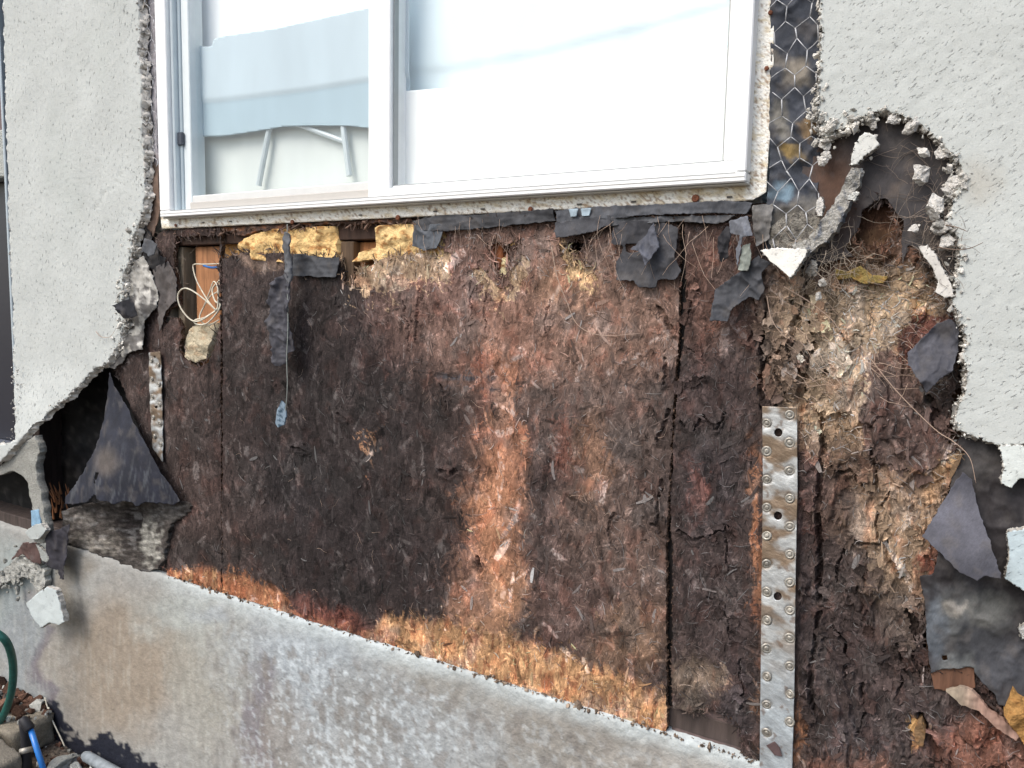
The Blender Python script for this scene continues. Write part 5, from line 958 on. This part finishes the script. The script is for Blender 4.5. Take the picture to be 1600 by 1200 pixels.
LUMP = [(1424, 201, 13, 'oval lump at the crown of the rounded bite'), (1395, 187, 8, 'rough lump just left of the oval crown lump'), (1364, 190, 8, 'grey lump at the upper left rim of the bite'), (1441, 237, 9, 'flattish lump right of centre inside the bite'), (1440, 272, 13, 'bright white rounded chunk right of centre inside the bite'),
        (1478, 237, 10, 'lump at the upper right rim of the bite'), (1492, 291, 11, 'lump under the right rim of the bite'), (1478, 297, 7, 'pea sized lump left of the right rim lump'), (1460, 328, 16, 'largest rounded lump on the lower right rim'), (1470, 356, 12, 'lump below the largest rounded lump'), (1476, 378, 12, 'lump with wires above the long tapering chunk'),
        (1428, 358, 8, 'solitary lump on the brown rot'), (1484, 262, 8, 'small lump just inside the upper right rim'), (1343, 270, 7, 'small lump below the tear shaped chunk'), (1360, 247, 4, 'pebble beside the tear shaped chunk'), (1290, 225, 9, 'upper lump beside the top right of the mesh'), (1290, 240, 7, 'middle lump beside the wire mesh'), (1286, 250, 7, 'lower lump beside the wire mesh'),
        (1270, 420, 8, 'grey lump right of the white wedge'), (1285, 440, 6, 'white pebble dangling right of the white wedge'), (1278, 462, 5, 'lowest white pebble right of the white wedge')]
for k, (px, py, rp, lb) in enumerate(LUMP):
    c = np.array(P(px, py, -.022)); rad = rp * 1.12 / F * 1.3 * 1.05
    o = lumps('stucco_lump', [c], [rad], M['mortar'], None, [(.66, .64, .60) if k not in (18,) else (.3, .29, .27)], flat=.7, seed=200 + k, res=3); tag(o, lb, 'stucco lump', 'rounded lumps of broken stucco')
lg = sheet('mortar_ledge', [(-60, 935), (-10, 905), (6, 890), (28, 868), (46, 870), (62, 880), (70, 892), (72, 910), (62, 928), (56, 918), (44, 902), (20, 904), (2, 914), (-60, 960)], M['mortar'], base=-.03, thick=.02, step=2.0, amp=2.6, jstep=2.5, seed=63, col=lambda px, py, x, z: np.tile(np.array([.42, .42, .39]), (len(px), 1)) * np.exp(.7 * fbm(px / 8, py / 8, 4, 3))[:, None], disp=lambda px, py, x, z: -.012 * np.abs(fbm(x * 30, z * 30, 4, 64)), smooth=False)[0]
tag(lg, 'pale crumbled mortar ledge under the brown stained rag at lower left', 'mortar')
# loose crumbs tangled under the buckled stucco
r = np.random.default_rng(5); n = 110
p = np.stack([r.normal(52, 22, n), r.normal(885, 26, n)], 1); p[60:, 0] = r.uniform(0, 60, 50); p[60:, 1] = 900 - .45 * (p[60:, 0] - 30) + r.normal(0, 8, 50)
tag(lumps('rubble_ledge', PP(p[:, 0], p[:, 1], -.03), r.gamma(2, .0030, n), M['mortar'], None, [(.33, .33, .30)] * n, seed=6, res=1), 'crumbled mortar ledge on the foundation at lower left', 'rubble', kind='stuff')
p = np.stack([r.uniform(262, 1190, 500), np.zeros(500)], 1); p[:, 1] = foundation_y(p[:, 0]) + r.normal(0, 2.5, 500)
tag(lumps('ledge_debris', PP(p[:, 0], p[:, 1], -.006), r.gamma(2, .0011, 500), M['mortar'], fnd, np.array((.22, .17, .13)) * np.exp(r.normal(0, .5, (500, 1))), seed=9, res=1), kind='stuff')

# ------------------------------------------------------------------ cables in the left cavity
cb_ = thing('cable_coil', 'loose cream electric cables looped in the hole of the left panel', 'cable', P(310, 450, .0))
def cable(pts, r_=.0020, m='cable', nm='cable'):
    MB().tube(spline([P(*q) for q in pts], 10), r_, 8).build(nm, M[m], cb_, smooth=True)
cable([(345, 412, .01), (320, 413, .0), (304, 413, .01), (302, 420, .01), (308, 440, .0), (322, 465, -.01), (335, 482, -.01), (340, 480, -.005), (340, 450, .0), (334, 440, .01), (328, 455, .01), (320, 475, .01), (314, 490, .01)], .0016)
cable([(338, 486, -.005), (322, 470, -.012), (300, 454, -.02), (286, 451, -.02), (278, 462, -.02), (282, 480, -.02), (296, 498, -.015), (310, 502, -.01), (328, 492, -.008), (340, 480, .0), (342, 450, .006)])
cable([(343, 438, .01), (332, 452, .01), (336, 470, .0), (344, 476, .0), (338, 490, -.006), (322, 506, -.01), (306, 506, -.008), (305, 500, -.008), (320, 496, -.008), (342, 482, .0)])
cable([(344, 440, .01), (340, 455, .01), (330, 462, .01), (318, 480, .01), (312, 498, .0), (325, 508, -.006), (342, 500, .0)], .0017)
mbb = MB().tube(spline([P(345, 417, .012), P(330, 418, .012), P(318, 415, .012)]), .0028, 8); o = mbb.build('blue_wire', M['paint'], cb_, smooth=True)

# ------------------------------------------------------------------ roots and hair
def root(pts, r_, col): return spline([P(*q) for q in pts], 6), r_, col
RC = (.42, .31, .24)
for lb, pts in (('long thin root sagging from the band to the middle of the widest panel', [(862, 385, -.01), (870, 430, -.012), (885, 470, -.012), (903, 508, -.01), (940, 524, -.008), (1000, 521, -.006)]),
                ('long straight root crossing the rotten right panel to the kite shaped sheet', [(1345, 540, -.01), (1360, 560, -.012), (1400, 610, -.012), (1460, 670, -.014), (1490, 690, -.03), (1515, 715, -.04), (1525, 755, -.04)]),
                ('fine root slanting down from under the white wedge', [(1198, 462, -.01), (1206, 500, -.01), (1225, 525, -.008), (1234, 530, -.006)]),
                ('crossing root over the brown rot right of the white wedge', [(1225, 448, -.01), (1262, 470, -.012), (1300, 500, -.01), (1312, 520, -.008)]),
                ('brown wire sprouting over the right stucco edge', [(1466, 386, -.03), (1490, 390, -.04), (1515, 388, -.045), (1536, 379, -.045)]),
                ('upper brown wire poking over the right stucco', [(1478, 352, -.03), (1495, 355, -.04), (1512, 362, -.045)]),
                ('curled hair on the left stucco surface', [(150, 518, -.032), (158, 526, -.034), (172, 526, -.034), (182, 512, -.032)])):
    mb = MB(); s, rr2, c2 = root(pts, .0009, RC); mb.tube(s, np.linspace(.0010, .0004, len(s)), 5, col=np.array(RC) * (.9 if 'wire' not in lb else .35)); tag(mb.build('dry_root', M['root'], smooth=True), lb, 'root', 'long dry roots and wires hanging on the wall')
mb = MB(); r = np.random.default_rng(21)
def hair(px, py, y, L, a0, cr, col, n=6, rad=.0004):
    p = np.array(P(px, py, y)); pts = [p]; a = a0
    for k in range(n): a += r.normal(0, cr); p = p + L / n * np.array([math.cos(a), r.normal(0, .25), math.sin(a)]); pts.append(p)
    mb.tube(pts, np.linspace(rad, rad * .5, len(pts)), 4, col=col)
for k in range(60): hair(r.uniform(640, 1200), r.uniform(335, 380), r.uniform(-.02, -.006), r.uniform(.03, .13), -math.pi / 2 + r.normal(0, .35), .16, np.array(RC) * r.uniform(.5, 1.4))
for k in range(120): hair(r.normal(1290, 35), r.normal(405, 22), r.uniform(-.03, -.004), r.uniform(.015, .06), r.uniform(0, 6.28), .4, np.array((.30, .25, .20)) * r.uniform(.3, 1.4))
for k in range(110): hair(r.normal(1465, 18), r.normal(400, 45), r.uniform(-.03, -.008), r.uniform(.015, .06), r.uniform(0, 6.28), .35, np.array((.22, .18, .15)) * r.uniform(.3, 1.4))
for k in range(60): hair(r.normal(1440, 30), r.normal(290, 50), -.012, r.uniform(.015, .07), r.uniform(0, 6.28), .3, np.array((.16, .13, .11)) * r.uniform(.5, 1.4))
for k in range(80): hair(r.uniform(1200, 1420), r.uniform(440, 620), -.008, r.uniform(.02, .07), -.6 + r.normal(0, .6), .15, np.array(RC) * r.uniform(.6, 1.3))
for k in range(60): hair(r.uniform(225, 300), r.uniform(350, 470), r.uniform(-.02, 0), r.uniform(.01, .04), r.uniform(0, 6.28), .4, np.array((.2, .16, .13)) * r.uniform(.4, 1.4))
for k in range(90): hair(r.uniform(350, 1040), r.uniform(430, 1000), -.006, r.uniform(.01, .035), r.uniform(0, 6.28), .3, np.array(RC) * r.uniform(.5, 1.2), rad=.0003)
tag(mb.build('fine_roots', M['root']), 'tangle of hair fine roots and wires over the torn edges', 'roots', kind='stuff')
# loose splintered laths on the lower right
lt = thing('splintered_lath', 'pinkish splintered lath lying diagonally at the lower right', 'lath', P(1530, 1110, -.01))
sheet('lath', [(1478, 1080), (1500, 1074), (1520, 1080), (1545, 1110), (1575, 1130), (1593, 1150), (1588, 1158), (1560, 1140), (1530, 1112), (1500, 1100)], M['wood'], base=-.014, thick=.010, step=2.2, amp=1.4, jstep=3, seed=120, col=lambda px, py, x, z: lerpc(np.tile(np.array([.30, .19, .15]), (len(px), 1)), (.30, .25, .19), sstep(1540, 1490, px)), disp=lambda px, py, x, z: -.005 * fbm(x * 40, z * 30, 3, 121), parent=lt, back=True, smooth=False)
bk = thing('broken_board', 'brown board end poking out below the smudged sheet', 'board', P(1500, 1060, .01))
sheet('board', [(1455, 1052), (1470, 1042), (1522, 1040), (1524, 1075), (1500, 1084), (1460, 1076)], M['wood'], base=-.002, thick=.02, step=2.4, amp=.8, seed=122, col=(.13, .065, .04), parent=bk)

# ------------------------------------------------------------------ things on the ground, lower left
def gthing(px, py, z): return GP(px, py, z)
c0 = np.array([-2.62, -.16, 0]); 
def blockat(label, cx, cy, w, d, h, rot, colr, z=0.0):
    import bmesh
    bm = bmesh.new(); bmesh.ops.create_cube(bm, size=1); bmesh.ops.subdivide_edges(bm, edges=bm.edges[:], cuts=14, use_grid_fill=True); V = np.array([v.co[:] for v in bm.verts]); Fq = np.array([[v.index for v in f.verts] for f in bm.faces]); bm.free()
    e = np.sort(np.abs(V), 1); V = V * (1 - .05 * sstep(.40, .5, e[:, 1]))[:, None]; V = (V + [0, 0, .5]) * [w, d, h]
    V += np.stack([fbm(V[:, 1] * 30, V[:, 2] * 30 + cx * 9, 3, 1), fbm(V[:, 0] * 30, V[:, 2] * 30, 3, 2), fbm(V[:, 0] * 30, V[:, 1] * 30, 3, 3)], 1) * .009
    o = mk('concrete_block', V, Fq, M['mortar'], None, np.tile(colr, (len(V), 1)), True, (0, 0, 0)); o.location = (cx, cy, z); o.rotation_euler = (0, 0, rot); tag(o, label, 'concrete block', 'concrete blocks on the ground at lower left'); return o
q = GP(40, 1130, .10); blockat('tan concrete block behind the black hose fitting', q[0] - .10, q[1], .24, .14, .10, .15, (.27, .24, .19))
q = GP(10, 1175, .09); blockat('tan concrete block at the lower left corner of the photo', q[0] - .06, q[1] - .03, .22, .12, .09, -.1, (.22, .20, .165))
hs_ = MB(); hp = [GP(-60, 990, .45), GP(-20, 985, .45), GP(8, 1000, .42), GP(20, 1035, .33), GP(18, 1080, .22), GP(4, 1120, .12), GP(-20, 1150, .06), GP(-80, 1190, .03)]
tag(hs_.tube(spline(hp, 10), .011, 14).build('garden_hose', M['hose'], smooth=True), 'dark green garden hose looping down at the left edge', 'garden hose')
wd_ = thing('watering_wand', 'blue tube with black grip leaning at the lower left corner', 'watering wand', tuple(GP(50, 1180, 0)))
A = GP(34, 1122, .20); B = GP(48, 1140, .17); C_ = GP(72, 1215, .05)
MB().tube([A + (B - A) * t for t in (0, .1, .5, .9, 1)], [.009, .0125, .0135, .0145, .012], 16).build('grip', M['rubber'], wd_, smooth=True)
MB().tube([B, (B + C_) / 2, C_], .0078, 16).build('tube', M['paint'], wd_, smooth=True)
D_ = GP(40, 1150, .12); E_ = GP(42, 1215, .02)
MB().tube([A + (D_ - A) * .3, D_, E_], [.011, .013, .015], 14).build('valve', M['rubber'], wd_, smooth=True)
MB().tube([D_ + (E_ - D_) * .28, D_ + (E_ - D_) * .42], [.0175, .0185], 16).build('collar', M['nail'], wd_, smooth=True)
pv = GP(132, 1180, .03); pv2 = GP(240, 1240, .03)
tag(MB().tube([pv, pv + (pv2 - pv) * .04, (pv + pv2) / 2, pv2], [.012, .016, .016, .016], 14, col=None).build('pipe', mat('pale_pipe', base=(.24, .27, .29), rough=.6, var=[(50, S1, Z0, .7, 1.2, .3, .7, 4)]), smooth=True), 'pale pipe lying along the foot of the foundation', 'pipe')
for lb, pts in (('longer cream string hanging at the foot of the foundation', [(70, 1090), (76, 1110), (84, 1130), (96, 1155), (101, 1166)]), ('shorter cream string beside the tan block', [(76, 1105), (80, 1130), (80, 1152)])):
    tag(MB().tube(spline([P(*q, -.02) for q in pts], 6), .0022, 6).build('string', M['cable'], smooth=True), lb, 'string', 'cream strings at the foot of the foundation')
r = np.random.default_rng(31); n = 520
gxp = r.uniform(-3.1, -1.7, n); gyp = -np.abs(r.normal(0, .16, n)) - .012; rad = r.gamma(1.8, .007, n); 
cols = np.where(r.uniform(0, 1, (n, 1)) < .4, np.array([[.40, .40, .36]]), np.array([[.10, .055, .04]])) * np.exp(r.normal(0, .3, (n, 1)))
tag(lumps('rubble', np.stack([gxp, gyp, rad * .4 + .05 * sstep(-2.4, -2.8, gxp)], 1), rad, M['mortar'], None, cols, seed=33, res=1), 'broken mortar and soil rubble on the ground at the wall foot', 'rubble', kind='stuff')
n = 170; hx = r.uniform(-20, 78, n); hy = r.uniform(1062, 1128, n); hp = np.array([GP(a_, b_, .105) for a_, b_ in zip(hx, hy)]); hp[:, 1] = np.minimum(hp[:, 1], -.02)
cols = np.where(r.uniform(0, 1, (n, 1)) < .35, np.array([[.36, .36, .33]]), np.array([[.09, .05, .035]])) * np.exp(r.normal(0, .35, (n, 1)))
tag(lumps('rubble_heap', hp, r.gamma(2.0, .007, n), M['mortar'], None, cols, seed=34, res=1), 'heap of brown bits and mortar crumbs lying on the concrete blocks', 'rubble', kind='stuff')
for lb, px, py, s in (('flat pale rubble slab left of the pipe end', 95, 1185, .05), ('pale rubble piece at the bottom edge beside the blue tube', 120, 1195, .04), ('whitish rubble piece on top of the heap behind the block', 50, 1092, .03), ('grey rubble piece at the left end of the heap', 22, 1098, .028)):
    q = GP(px, py, .03); o = lumps('rubble_piece', [q], [s], M['mortar'], None, [(.42, .43, .40)], flat=1.0, seed=int(px), res=3); o.scale = (1, 1, .5); tag(o, lb, 'rubble', 'larger rubble pieces at the wall foot')
